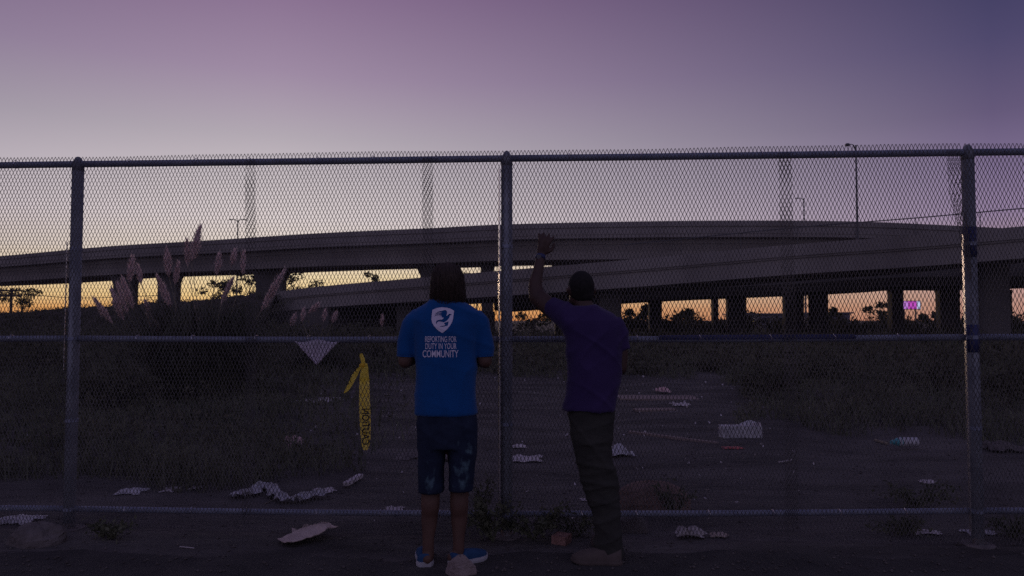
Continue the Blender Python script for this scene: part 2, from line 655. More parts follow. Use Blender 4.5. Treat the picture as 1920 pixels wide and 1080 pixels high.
A_path = spline([U(-1500, 545, 230), U(-900, 528, 165), U(-420, 508, 125), U(-200, 494, 108), U(0, 480, 96), U(200, 462, 87), U(400, 450, 80), U(600, 437, 74.5), U(800, 428, 70.5), U(950, 420.5, 68),
                 U(1200, 415, 65), U(1450, 413.5, 64), U(1630, 416, 65), U(1810, 424, 68), U(1920, 430, 71), U(2120, 442, 77), U(2400, 456, 86)])
va = empty('freeway_viaduct', (0, 70, 0))
va.location = (0, 70, 0)
tag(va, 'upper concrete freeway viaduct, the highest deck along the skyline', 'viaduct')


def part(name, V, Fc, mat, parent):
    o = Vector(parent.location)
    return link(name, mesh_py(name, [Vector(v) - o for v in V], Fc), mat, parent)


W_A = 9.5
part('parapet', *sweep(A_path, [(0, 0), (0, -0.46), (0.10, -0.50), (0.10, -0.62), (0.02, -0.66), (0.02, -1.12), (0.3, -1.12), (0.3, 0)]), MT['concrete'], va)
part('girder', *sweep(A_path, [(0.06, -1.13), (0.06, -1.42), (0.9, -1.52), (0.9, -1.9), (1.0, -1.9), (1.25, -2.55), (1.3, -3.25), (W_A - 1.0, -3.25), (W_A - 0.9, -1.9), (W_A, -1.45), (W_A, -1.13)]), MT['concrete'], va)
part('far_parapet', *sweep(A_path, [(W_A - 0.3, 0), (W_A - 0.3, -1.12), (W_A, -1.12), (W_A, 0)]), MT['concrete'], va)


def pier(parent, path, px, wpx, back, top_off, cap=True, depth=1.4, mat='concrete_dark'):
    p = at(path, px)
    d = None
    i = min(range(len(path)), key=lambda k: (path[k] - p).length)
    d = (path[min(i + 1, len(path) - 1)] - path[max(i - 1, 0)]).normalized()
    ang = math.atan2(d.y, d.x)
    nrm = Vector((-d.y, d.x, 0)).normalized()
    if nrm.y < 0:
        nrm = -nrm
    # shift so that the pier behind the edge is still in that column
    q = p + nrm * back
    s = (px - 960) / FPX * q.y
    q.x = s
    w = wpx * q.y / FPX
    top = p.z + top_off
    mb = MB()
    mb.loft([(Vector((q.x, q.y, -0.5)), w / 2, depth / 2), (Vector((q.x, q.y, top - 1.2)), w / 2, depth / 2),
             (Vector((q.x, q.y, top - 0.5)), w / 2 * (1.18 if cap else 1), depth / 2 * 1.05), (Vector((q.x, q.y, top + 0.02)), w / 2 * (1.45 if cap else 1), depth / 2 * 1.15)], 20, 6)
    o = Vector(parent.location)
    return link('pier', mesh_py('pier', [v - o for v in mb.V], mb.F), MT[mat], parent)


for px, w in ((235, 41), (317, 38), (508, 54), (820, 62), (914, 22), (-120, 40), (1060, 40), (2050, 48)):
    pier(va, A_path, px, w, 4.6, -3.25)

C_path = spline([U(-1500, 606, 170), U(-600, 599, 115), U(-260, 594, 98), U(0, 588, 86), U(130, 577.5, 80), U(400, 559, 70), U(600, 537, 63), U(760, 523, 57.5), U(950, 506.5, 52.5), U(1190, 486, 48),
                 U(1480, 459, 44.5), U(1720, 441, 42.5), U(1920, 424, 41.5), U(2200, 402, 41), U(2600, 372, 42)])
vc = empty('freeway_ramp', (0, 50, 0))
tag(vc, 'lower concrete ramp climbing to the right in front of the viaduct', 'ramp')
W_C = 8.5
ibk = min(range(len(C_path)), key=lambda k: (C_path[k] - at(C_path, 500)).length)
iab = min(range(len(C_path)), key=lambda k: (C_path[k] - at(C_path, 612)).length)
CC = C_path[ibk:]
part('parapet', *sweep(CC, [(0, 0), (0, -0.70), (0.28, -0.70), (0.28, 0)]), MT['concrete'], vc)
part('girder', *sweep(CC, [(0.10, -0.705), (0.10, -0.82), (0.20, -0.86), (0.20, -1.80), (0.5, -1.84), (W_C - 0.3, -1.84), (W_C, -0.85), (W_C, -0.705)]), MT['concrete'], vc)
part('far_parapet', *sweep(CC, [(W_C - 0.28, 0), (W_C - 0.28, -0.70), (W_C, -0.70), (W_C, 0)]), MT['concrete'], vc)
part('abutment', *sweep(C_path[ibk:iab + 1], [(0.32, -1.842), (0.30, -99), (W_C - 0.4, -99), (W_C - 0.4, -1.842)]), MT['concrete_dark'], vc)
# the bank it climbs, overgrown
bk = []
rbk = np.random.default_rng(4)
for p in C_path[:ibk + 3]:
    bk.append(p + Vector((0, 0, 0.06 * rbk.normal())))
V, Fc = [], []
for i, p in enumerate(bk):
    for a_, z in ((-5.5, -0.3), (-3.2, p.z * 0.45), (-1.2, p.z * 0.82), (0.3, p.z), (W_C, p.z), (W_C + 5, -0.3)):
        V.append(Vector((p.x, p.y + a_, z + (0.05 * rbk.normal() if z > 0 else 0))))
for i in range(len(bk) - 1):
    for k in range(5):
        q = i * 6 + k
        Fc.append([q, q + 1, q + 7, q + 6])
tag(link('embankment', mesh_py('embankment', V, Fc), MT['bank'], smooth=True), kind='structure')
P, S = [], []
for p in bk:
    for q in range(26):
        t = rbk.uniform(-0.1, 1.0)
        cx, cy, cz = p.x + rbk.uniform(-1.5, 1.5), p.y - 5.5 + 5.8 * t, p.z * max(0, t) ** 0.8
        v = rbk.normal(size=(18, 3)) * np.array([0.45, 0.3, 0.16])
        P.append(np.array([cx, cy, cz]) + v)
        S.append(rbk.uniform(0.06, 0.17, 18))
P = np.concatenate(P)
P[:, 2] = np.maximum(P[:, 2], 0.05)
V, Fc = leaves(P, np.concatenate(S), rbk, 0.45)
tag(link('bank_scrub', mesh_np('bank_scrub', V, Fc, 4), MT['scrub']), 'dry scrub covering the bank below the ramp, left', 'scrub', kind='stuff')
for px, w in ((760, 30), (1143, 42), (1856, 60), (2300, 56)):
    pier(vc, C_path, px, w, 3.6, -1.84, cap=False, depth=1.2)
# safety rail with posts on the ramp, seen against the sky at the right
rp = [p + Vector((0, 0.14, 0)) for p in C_path]
i0 = min(range(len(rp)), key=lambda k: (rp[k] - at(C_path, 1180)).length)
rpth = rp[i0:]
mb = MB()
mb.tube([p + Vector((0, 0, 1.02)) for p in rpth], 0.032, 6)
part('safety_rail', mb.V, mb.F, MT['steel_far'], vc)
acc = 0
for k in range(1, len(rpth)):
    acc += (rpth[k] - rpth[k - 1]).length
    if acc > 3.2:
        acc = 0
        mb = MB()
        mb.tube([rpth[k] + Vector((0, 0, -0.05)), rpth[k] + Vector((0, 0, 1.02))], 0.022, 6)
        part('rail_post', mb.V, mb.F, MT['steel_far'], vc)

D_path = spline([U(925, 548, 64), U(1080, 536, 62.5), U(1240, 524, 61), U(1480, 511, 58), U(1668, 498, 55), U(1790, 495, 54), U(1920, 494, 53.5), U(2300, 482, 53), U(2600, 474, 53)])
vd = empty('service_bridge', (30, 60, 0))
tag(vd, 'dark low bridge deck on many columns, tucked under the ramp', 'bridge')
W_D = 9.0
part('girder', *sweep(D_path, [(0, 0), (0, -0.9), (0.6, -1.6), (W_D - 0.1, -1.6), (W_D, -0.9), (W_D, 0)]), MT['concrete_dark'], vd)
for px, w in ((1228, 24), (1340, 10), (1380, 35), (1487, 36), (1534, 32), (1679, 22), (1777, 38), (1870, 46), (2080, 40)):
    pier(vd, D_path, px, w, 7.6, -1.6, cap=False, depth=1.0)

# earth bank that closes the view under the ramp
wall = empty('retaining_wall', (-10, 66, 0))
Wp = spline([U(600, 566, 72), U(760, 572, 69), U(925, 584, 67)])
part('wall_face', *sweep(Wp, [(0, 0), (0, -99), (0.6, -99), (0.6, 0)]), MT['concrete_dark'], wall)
tag(wall, 'low dark concrete wall in the shade beneath the ramp', 'wall')


def lamp_post(name, base, top, arm, rad, label, both=False):
    e = empty(name, base)
    h = top - base.z
    m1 = MB().tube([(0, 0, 0), (0, 0, h * 0.5), (0, 0, h)], [rad * 1.35, rad, rad * 0.75], 8)
    link('pole', m1.mesh('pole'), MT['steel_far'], e)
    link('base_plate', MB().box((0, 0, 0.06), (rad * 4.5, rad * 4.5, 0.12)).mesh('base_plate'), MT['steel_far'], e)
    for s in ((-1, 1) if both else (-1,)):
        m2 = MB().tube([(0, 0, h - 0.35), (s * arm * 0.35, 0, h + 0.02), (s * arm * 0.8, 0, h + 0.06)], [rad * 0.6, rad * 0.5, rad * 0.45], 6)
        link('arm', m2.mesh('arm'), MT['steel_far'], e)
        m3 = MB().loft([(Vector((s * arm, 0, h - 0.06)), arm * 0.22, 0.10), (Vector((s * arm, 0, h + 0.02)), arm * 0.30, 0.14), (Vector((s * arm, 0, h + 0.10)), arm * 0.18, 0.09)], 12, 3)
        link('lamp_head', m3.mesh('lamp_head'), MT['steel_far'], e)
    return tag(e, label, 'street lamp', 'street lamps on the freeway')


pb = at(C_path, 1617)
tp = U(1610, 272, pb.y + 0.6)
lamp_post('street_lamp', pb + Vector((0, 0.6, -0.7)), tp.z, 0.5, 0.06, 'tall unlit street lamp on the ramp, rising above the fence')
for px, ty, lab in ((1511, 372, 'thin distant lamp post showing just above the viaduct, right half'), (443, 412, 'faint distant lamp post above the viaduct behind the tallest plume')):
    b = U(px, 600, 118)
    b.z = 0
    lamp_post('street_lamp', b, U(px, ty, 118).z, 1.1, 0.12, lab, px < 900)

# ------------------------------------------------------------------ far trees, bank, buildings
def tree(name, base, h, rx, label, nleaf=1300, size=0.32, trunk=0.14, group='far trees under the freeway', crown_low=0.35, sparse=1.0):
    e = empty(name, base)
    mb = MB()
    th = h * 0.72
    mb.tube([(0, 0, -0.3), (0.1, 0, th * 0.4), (0.05, 0.05, th)], [trunk * 1.3, trunk, trunk * 0.4], 7)
    cl = []
    nb = 9
    for k in range(nb):
        a = rng.uniform(0, 2 * np.pi)
        z0 = th * rng.uniform(0.45, 0.95)
        end = Vector((math.cos(a) * rx * rng.uniform(0.45, 0.9), math.sin(a) * rx * rng.uniform(0.45, 0.9), h * rng.uniform(crown_low + 0.16, 0.95)))
        mb.tube([(0.06, 0, z0), (Vector((0.06, 0, z0)) + end) / 2 + Vector((0, 0, 0.15)), end], [trunk * 0.45, trunk * 0.28, trunk * 0.1], 5)
        cl.append(end)
    link('trunk', mb.mesh('trunk'), MT['bark'], e)
    pts = []
    for k in range(nleaf):
        c = cl[k % nb]
        v = rng.normal(size=3)
        v *= (rx * 0.34 * rng.uniform(0.2, 1) ** 0.5) / np.linalg.norm(v)
        v[2] *= 0.65
        pts.append((c.x + v[0], c.y + v[1], max(c.z + v[2], 0.2)))
    pts = np.array(pts)
    V, Fc = leaves(pts, size * rng.uniform(0.5, 1.1, len(pts)), rng)
    link('crown', mesh_np('crown', V, Fc, 4), MT['leaf'], e)
    return tag(e, label, 'tree', group)


def far_tree(px, ytop, y, rpx, label, n=700, **k):
    b = U(px, 600, y)
    b.z = 0
    h = U(px, ytop, y).z
    return tree('tree', b, h, rpx * y / FPX, label, n, **k)


far_tree(40, 540, 150, 42, 'low tree beside the utility pole under the viaduct, far left', 800)
far_tree(398, 520, 135, 34, 'open dark tree seen between the pampas plumes', 500)
far_tree(466, 512, 130, 34, 'dark tree touching the wide viaduct pier, its pampas side', 500)
far_tree(572, 508, 128, 46, 'loose spreading tree just right of the wide viaduct pier', 650)
far_tree(688, 509, 125, 24, 'small round tree in the gap above the ramp', 420)
far_tree(893, 498, 120, 24, 'small tree glimpsed beside the long-haired head', 350)
far_tree(1000, 588, 110, 34, 'low tree in the orange gap beside the raised forearm', 400, crown_low=-0.1)
far_tree(1572, 574, 105, 20, 'pointed dark tree under the bridge, beside the purple building', 500, crown_low=-0.1)
far_tree(1650, 569, 100, 34, 'rounded dark tree against the thin bridge column', 600, crown_low=-0.1)
far_tree(1752, 574, 96, 26, 'dark tree just right of the glowing pink sign', 500, crown_low=-0.1)
far_tree(1906, 580, 98, 26, 'dark tree at the right edge under the bridge', 400, crown_low=-0.1)
far_tree(1265, 580, 88, 34, 'bushy dark tree in the widest left opening under the bridge', 500, crown_low=-0.1)
far_tree(1195, 572, 84, 26, 'tall bush behind the man in purple, under the ramp', 900, crown_low=-0.1)

# the pole with crossarms under the viaduct
b = U(20, 600, 140)
b.z = 0
up = empty('utility_pole', b)
h = U(20, 540, 140).z
link('pole', MB().tube([(0, 0, -0.3), (0, 0, h)], [0.28, 0.22], 8).mesh('pole'), MT['bark'], up)
for dz in (0.5, 1.5):
    link('crossarm', MB().box((0, -0.3, h - dz), (4.2, 0.25, 0.3)).mesh('crossarm'), MT['bark'], up)
    for s in (-1.7, -0.7, 0.7, 1.7):
        link('insulator', MB().tube([(s, -0.3, h - dz + 0.15), (s, -0.3, h - dz + 0.55)], 0.09, 6).mesh('insulator'), MT['glass_dark'], up)
tag(up, 'dark utility pole with crossarms under the viaduct, far left', 'pole')
# sagging wire
a = b + Vector((-1.6, -0.3, h - 0.9))
wires = spline([a + Vector((-40, 4, 0)), a + Vector((-20, 2, -0.8)), a, a + Vector((14, 0, -1.0)), a + Vector((32, 0, -0.4))], 8)
wo_ = MB().tube(wires, 0.06, 5).build('overhead_wire', MT['bark'])
tag(wo_, 'thin dark cable sagging away from the utility pole', 'cable')


def building(px0, px1, ytop, y, label, lit=None):
    p, q = U(px0, 600, y), U(px1, 600, y)
    h = U(px0, ytop, y).z
    e = empty('low_building', ((p.x + q.x) / 2, y, 0))
    w = q.x - p.x
    link('wall', MB().box((0, 4, h / 2 - 0.3), (w, 8, h)).mesh('wall'), MT['far_wall'], e)
    link('roof', MB().box((0, 3.9, h - 0.22), (w + 0.8, 8.8, 0.22)).mesh('roof'), MT['roof'], e)
    n = max(2, int(w / 2.4))
    for k in range(n):
        x = -w / 2 + w * (k + 0.5) / n
        wn = link('window', MB().box((x, -0.03, h * 0.52), (1.15, 0.09, 0.9)).mesh('window'), MT['glass_dark'], e)
        link('frame', MB().box((x, -0.05, h * 0.52 + 0.48), (1.25, 0.12, 0.08)).mesh('frame'), MT['far_wall'], wn)
    if lit:
        lx = U(lit, 600, y).x - e.location.x
        link('wall_light', MB().box((lx, -0.35, h - 1.5), (0.5, 0.3, 0.28)).mesh('wall_light'), emit('wall_light', (1.0, 0.72, 0.22), 1.6), e)
    return tag(e, label, 'building')


building(1388, 1482, 586, 118, 'long low purple-grey building with a small yellow light', 1409)
building(1545, 1594, 584, 118, 'short purple-grey building behind the pointed tree')

b = U(1708, 600, 135)
b.z = 0
sg = empty('led_sign', b)
y0, y1 = U(1708, 579, 135).z, U(1708, 565, 135).z
wS = 36 * 135 / FPX
link('cabinet', MB().box((0, 0.25, (y0 + y1) / 2), (wS + 0.3, 0.4, y1 - y0 + 0.25)).mesh('cabinet'), MT['steel_far'], sg)
link('lit_panel', MB().box((-wS * 0.31, 0, (y0 + y1) / 2), (wS * 0.36, 0.06, y1 - y0)).mesh('lit_panel'), emit('sign_violet', (0.50, 0.20, 0.62), 0.9), sg)
link('lit_panel', MB().box((wS * 0.10, 0, (y0 + y1) / 2), (wS * 0.44, 0.06, y1 - y0)).mesh('lit_panel'), emit('sign_magenta', (0.50, 0.07, 0.46), 0.9), sg)
link('lit_panel', MB().box((wS * 0.42, 0, (y0 + y1) / 2), (wS * 0.16, 0.06, y1 - y0)).mesh('lit_panel'), emit('sign_white', (0.5, 0.55, 0.75), 0.9), sg)
for s in (-1, 1):
    link('leg', MB().tube([(s * wS * 0.3, 0.3, -0.3), (s * wS * 0.3, 0.3, y0)], 0.14, 8).mesh('leg'), MT['steel_far'], sg)
tag(sg, 'glowing pink and violet electronic sign under the bridge', 'sign')

# ------------------------------------------------------------------ scrub (uncountable)
def scatter_scrub():
    P, S = [], []
    for k in range(900):
        y = rng.uniform(20, 62)
        x = rng.uniform(-1, 1) * (y * 0.78 + 4)
        pxx = 960 + FPX * x / y
        h = rng.uniform(0.25, 0.75)
        if 1000 < pxx < 1900:
            h *= 0.8
        if y > 44:
            h *= 1.7
        if pxx < 520:
            h *= 1.25
        r = rng.uniform(0.5, 1.5)
        n = int(60)
        v = rng.normal(size=(n, 3))
        v /= np.linalg.norm(v, axis=1)[:, None]
        v *= rng.uniform(0.3, 1, n)[:, None] ** 0.5
        P.append(np.stack([x + v[:, 0] * r, y + v[:, 1] * r, np.abs(v[:, 2]) * h + 0.02], 1))
        S.append(rng.uniform(0.08, 0.2, n))
    P, S = np.concatenate(P), np.concatenate(S)
    V, Fc = leaves(P, S, rng, 0.4)
    return link('scrub', mesh_np('scrub', V, Fc, 4), MT['scrub'])


tag(scatter_scrub(), 'low olive-brown scrub spread across the back of the vacant lot', 'scrub', kind='stuff')


P, S = [], []
for k in range(330):
    px = rng.uniform(1150, 2150)
    y = rng.uniform(74, 84)
    x = (px - 960) / FPX * y
    h = rng.uniform(1.2, 2.4) + 0.40 * math.sin(px * 0.05)
    r = rng.uniform(0.5, 1.2)
    v = rng.normal(size=(70, 3))
    v /= np.linalg.norm(v, axis=1)[:, None]
    v *= rng.uniform(0.3, 1, 70)[:, None] ** 0.5
    P.append(np.stack([x + v[:, 0] * r, y + v[:, 1] * r, np.abs(v[:, 2]) * h], 1))
    S.append(rng.uniform(0.10, 0.26, 70))
V, Fc = leaves(np.concatenate(P), np.concatenate(S), rng, 0.45)
tag(link('hedge', mesh_np('hedge', V, Fc, 4), MT['scrub']), 'dark overgrown hedge of bushes beyond the bridge columns', 'hedge', kind='stuff')


def density(x, y):
    """weeds left of the clearing and on the right, bare trampled dirt in between"""
    px = 960 + FPX * x / y
    gyp = 600 + FPX * CAMH / y           # picture row of the ground there
    d = np.zeros_like(x)
    wob = 40 * np.sin(x * 1.9 + y) + 30 * np.sin(3.3 * x - 1.3 * y)
    left = (px < 760 + wob) & (gyp < 905 + wob * 0.3)
    d = np.where(left, np.clip((780 - px) / 300, 0.12, 1), d)
    right = (px > 1390 + wob * 0.7) & (gyp < 815 + wob * 0.4)
    d = np.where(right, 0.9, d)
    far = gyp < 705 + wob * 0.3
    d = np.where(far, 0.9, d)
    return d


n = 150000
yy = 5.35 + 34 * rng.random(n) ** 1.8
xx = rng.uniform(-1, 1, n) * (yy * 0.76 + 1.0)
keep = rng.random(n) < density(xx, yy)
patch = 0.5 + 0.5 * np.sin(xx * 2.3 + 1.2 * np.sin(yy * 1.7)) * np.sin(yy * 2.9 + xx)
keep &= rng.random(n) < (0.35 + 0.65 * patch)
xx, yy, patch = xx[keep], yy[keep], patch[keep]
hh = rng.uniform(0.07, 0.26, len(xx)) * (0.6 + 0.8 * patch) * (1 + (yy - 5) * 0.03)
V, Fc = blades(np.stack([xx, yy, gh(xx, yy) - 0.01], 1), hh, rng.uniform(0.006, 0.016, len(xx)) * (1 + (yy - 5) * 0.10), rng.uniform(0.1, 1.1, len(xx)), rng)
wd = link('weeds', mesh_np('weeds', V, Fc, 3), MT['weed'])
tag(wd, 'dark dry weeds and grass growing over the lot', 'weeds', kind='stuff')

# straggly broad-leaved seed stalks among the weeds
n = 5200
yy = 6.0 + 24 * rng.random(n) ** 1.3
xx = rng.uniform(-1, 1, n) * (yy * 0.76)
keep = rng.random(n) < density(xx, yy) * 0.8
xx, yy = xx[keep], yy[keep]
P, S = [], []
for x, y in zip(xx, yy):
    h = rng.uniform(0.12, 0.5)
    k = 7
    t = rng.uniform(0.2, 1, k)
    P.append(np.stack([x + rng.normal(0, 0.06, k), y + rng.normal(0, 0.06, k), t * h + float(gh(x, y))], 1))
    S.append(rng.uniform(0.012, 0.035, k) * (1 + (y - 5) * 0.06))
P, S = np.concatenate(P), np.concatenate(S)
V, Fc = leaves(P, S, rng, 0.45)
tag(link('undergrowth', mesh_np('undergrowth', V, Fc, 4), MT['scrub']), 'small leafy undergrowth scattered among the weeds', 'undergrowth', kind='stuff')

# pebbles and scraps, too many to count
n = 2600
yy = 4.3 + 9 * rng.random(n) ** 1.6
xx = rng.uniform(-1, 1, n) * (yy * 0.74)
sz = rng.uniform(0.003, 0.014, n) * (1 + (yy - 4) * 0.08)
oct_ = np.array([[1, 0, 0], [0, 1, 0], [-1, 0, 0], [0, -1, 0], [0, 0, 0.8], [0, 0, -0.5]], float)
jit = rng.uniform(0.6, 1.3, (n, 6, 1))
zz = np.where(yy < 4.6, 0.006, 0) + gh(xx, yy)
V = (oct_[None] * jit) * sz[:, None, None] + np.stack([xx, yy, zz + sz * 0.2], 1)[:, None, :]
of = np.array([[0, 1, 4], [1, 2, 4], [2, 3, 4], [3, 0, 4], [1, 0, 5], [2, 1, 5], [3, 2, 5], [0, 3, 5]])
Fc = ((np.arange(n) * 6)[:, None, None] + of[None]).reshape(-1, 3)
tag(link('pebbles', mesh_np('pebbles', V.reshape(-1, 3), Fc, 3), MT['pebble']), 'small pebbles and clods scattered over the dirt', 'pebbles', kind='stuff')
n = 420
yy = 5.4 + 14 * rng.random(n) ** 1.2
xx = rng.uniform(-0.28, 0.42, n) * yy
sz = rng.uniform(0.005, 0.022, n) * (1 + (yy - 5) * 0.09)
V, Fc = leaves(np.stack([xx, yy, gh(xx, yy) + sz * 0.35], 1), sz, rng, 0.6)
tag(link('litter_scraps', mesh_np('litter_scraps', V, Fc, 4), MT['litter']), 'tiny pale scraps of litter strewn over the clearing', 'litter', kind='stuff')

# ------------------------------------------------------------------ pampas grass
def plume(parent, root, tail, tip, wid):
    """feathery seed head on a stem"""
    o = Vector(parent.location)
    root, tail, tip = root - o, tail - o, tip - o
    st = link('stem', MB().tube([root, root.lerp(tail, 0.6) + Vector((0, 0, 0.06)), tail, tail.lerp(tip, 0.9)], [0.008, 0.006, 0.005, 0.002], 5).mesh('stem'), MT['tan'], parent)
    ln = (tip - tail).length
    ax = (tip - tail).normalized()
    n = 800
    t = rng.random(n)
    base = np.array(tail)[None] + np.array(tip - tail)[None] * (t * 0.86)[:, None]
    d = rng.normal(size=(n, 3))
    a = np.array(ax)
    d -= a * (d @ a)[:, None]
    d /= np.linalg.norm(d, axis=1)[:, None]
    env = np.sin(np.pi * np.clip(t * 0.85 + 0.15, 0, 1)) ** 0.7
    fl = (ln * 0.17 + 0.05) * rng.uniform(0.5, 1.7, n)
    out = d * (wid * env * rng.uniform(0.15, 1.0, n) ** 1.2)[:, None] + rng.normal(0, 0.012, (n, 3))
    p1 = base + out * 0.5 + a * (fl * 0.45)[:, None]
    p2 = base + out * 1.15 + a * fl[:, None] + np.array([0, 0, -1]) * (0.35 * fl * rng.random(n))[:, None]
    s = np.cross(d, a)
    w = (0.006 + 0.005 * rng.random(n))[:, None]
    V = np.empty((n, 5, 3))
    V[:, 0] = base - s * w * 0.3
    V[:, 1] = base + s * w * 0.3
    V[:, 2] = p1 + s * w
    V[:, 3] = p1 - s * w
    V[:, 4] = p2
    b = (np.arange(n) * 5)[:, None]
    Fc = np.concatenate([b + np.array([[0, 1, 2]]), b + np.array([[0, 2, 3]]), b + np.array([[3, 2, 4]])], 0)
    link('plume', mesh_np('plume', V.reshape(-1, 3), Fc, 3), MT['plume'], parent)


def pampas(name, px, y, plumes, nleaf, rad, hmax, label):
    c = U(px, 600, y)
    c.z = 0
    e = empty(name, c)
    n = nleaf
    az = rng.uniform(0, 2 * np.pi, n)
    r0 = rad * 0.42 * np.sqrt(rng.random(n))
    reach = rad * rng.uniform(0.25, 1.15, n)
    hm = hmax * rng.uniform(0.5, 1.08, n)
    dirv = np.stack([np.cos(az), np.sin(az), np.zeros(n)], 1)
    side = np.stack([-np.sin(az), np.cos(az), np.zeros(n)], 1)
    K = 6
    w = rng.uniform(0.006, 0.013, n)
    V = np.empty((n, K, 2, 3))
    for k in range(K):
        t = k / (K - 1)
        z = hm * (math.sin(min(t * 1.25, 1.0) * math.pi / 2) - max(0, t - 0.72) * rng.uniform(0.2, 1.6, n))
        p = dirv * (r0 + reach * t ** 1.5)[:, None] + np.stack([np.zeros(n), np.zeros(n), np.maximum(z, 0.02)], 1)
        ww = (w * (1 - t * 0.85))[:, None]
        V[:, k, 0] = p - side * ww
        V[:, k, 1] = p + side * ww
    b = (np.arange(n) * K * 2)[:, None]
    Fc = np.concatenate([b + np.array([[2 * k, 2 * k + 1, 2 * k + 3, 2 * k + 2]]) for k in range(K - 1)], 0)
    link('leaves', mesh_np('leaves', V.reshape(-1, 3), Fc, 4), MT['pampas_leaf'], e)
    for (tx, ty, bx, by, wd) in plumes:
        dy = rng.uniform(-0.7, 0.5)
        root = c + Vector((rng.uniform(-0.25, 0.25) + (bx - px) * y / FPX * 0.25, dy * 0.4, 0.05))
        plume(e, root, U(bx, by, y + dy), U(tx, ty, y + dy), wd * WPL)
    return tag(e, label, 'pampas grass', 'pampas grass clumps')


WPL = 1.28
pampas('pampas_grass', 380, 13.5, [
    (248, 484, 242, 530, .075), (313, 470, 317, 520, .075), (374, 428, 359, 492, .11), (411, 481, 406, 516, .06), (457, 476, 455, 516, .05),
    (440, 472, 434, 500, .06), (530, 510, 488, 586, .085), (211, 546, 232, 602, .075), (180, 563, 212, 608, .065), (231, 526, 250, 580, .075),
    (298, 521, 321, 578, .075), (260, 502, 265, 534, .045), (281, 593, 305, 636, .07), (274, 568, 281, 590, .04), (434, 526, 414, 570, .06),
    (334, 497, 328, 534, .05), (222, 535, 240, 590, .05), (350, 455, 352, 500, .05)], 1900, 1.75, 1.75,
    'large pampas grass clump with pale feathery plumes against the freeway')
pampas('pampas_grass', 600, 21.0, [(596, 570, 578, 588, .09), (553, 591, 545, 612, .10), (630, 587, 622, 606, .09), (570, 580, 566, 604, .08), (610, 583, 606, 604, .07)], 900, 1.1, 0.8,
       'small pampas grass clump beyond the white triangle, below the ramp')
pampas('pampas_grass', 718, 24.0, [(717, 592, 715, 614, .08)], 260, 0.6, 0.6, 'single short pampas plume just left of the blue shirt')

def bush(px, y, rpx, ytop, label, n=1500, seed=1):
    r = np.random.default_rng(seed)
    c = U(px, 600, y)
    h = U(px, ytop, y).z
    R_ = rpx * y / FPX
    e = empty('bush', (c.x, y, 0))
    mb = MB()
    ends = []
    for k in range(11):
        a = r.uniform(0, 6.28)
        q = r.uniform(0.2, 0.95)
        end = Vector((math.cos(a) * R_ * q, math.sin(a) * R_ * q * 0.7, h * r.uniform(0.3, 0.92) * (1.15 - 0.45 * q)))
        mb.tube([(0, 0, -0.05), end * 0.5 + Vector((0, 0, 0.08)), end], [0.02, 0.013, 0.005], 5)
        ends.append(np.array(end))
    link('stems', mb.mesh('stems'), MT['bark'], e)
    ends = np.array(ends)
    P = ends[r.integers(0, 11, n)] + r.normal(size=(n, 3)) * np.array([R_ * 0.2, R_ * 0.2, h * 0.13])
    P[:, 2] = np.clip(P[:, 2], 0.03, h * 1.08)
    V, Fc = leaves(P, r.uniform(0.02, 0.055, n) * (1 + (y - 10) * 0.03), r, 0.45)
    link('leaves', mesh_np('leaves', V, Fc, 4), MT['scrub'], e)
    return tag(e, label, 'bush', 'bushes in the vacant lot')


bush(322, 17, 70, 605, 'dark bush at the left foot of the large pampas clump', 1500, 1)
bush(470, 18, 80, 590, 'broad dark bush at the right foot of the large pampas clump', 2200, 2)
bush(560, 22, 60, 606, 'low bush between the pampas clump and the white triangle', 1300, 3)
bush(668, 24, 62, 606, 'low bush between the two small pampas clumps', 1300, 4)
bush(80, 20, 90, 612, 'low bush behind the left post', 1600, 5)
bush(205, 12, 90, 690, 'weedy bush in the middle of the left fence panel', 1500, 6)
bush(1440, 14, 60, 680, 'low bush at the edge of the clearing, right of the foam box', 1300, 7)
bush(1560, 17, 80, 660, 'broad low bush above the clearing in the right fence panel', 1600, 8)
bush(1730, 15, 70, 672, 'low bush above the teal bottle, left of the right post', 1400, 9)
bush(1890, 13, 60, 690, 'low bush behind the right post at the picture edge', 1200, 10)
bush(1330, 21, 50, 668, 'small bush behind the far boards', 900, 11)

# ------------------------------------------------------------------ chain-link fence
TH = R(3.45)
F0 = Vector((-0.036, 5.02, 0))
fence = empty('chain_link_fence', F0, -TH)
tag(fence, 'tall chain-link fence with steel posts and three rails across the whole view', 'fence')
FM = Matrix.Translation(F0) @ Matrix.Rotation(-TH, 4, 'Z')
FMI = FM.inverted()
SP = 3.05
ZT, ZM, ZB = 2.556, 1.320, 0.150


def rail_z(base, x):
    if base == ZB:
        return ZB + (0.022 * x if x > 0 else 0.004 * x)
    if base == ZM:
        return ZM + (0.006 * x if x > 0 else 0)
    return ZT


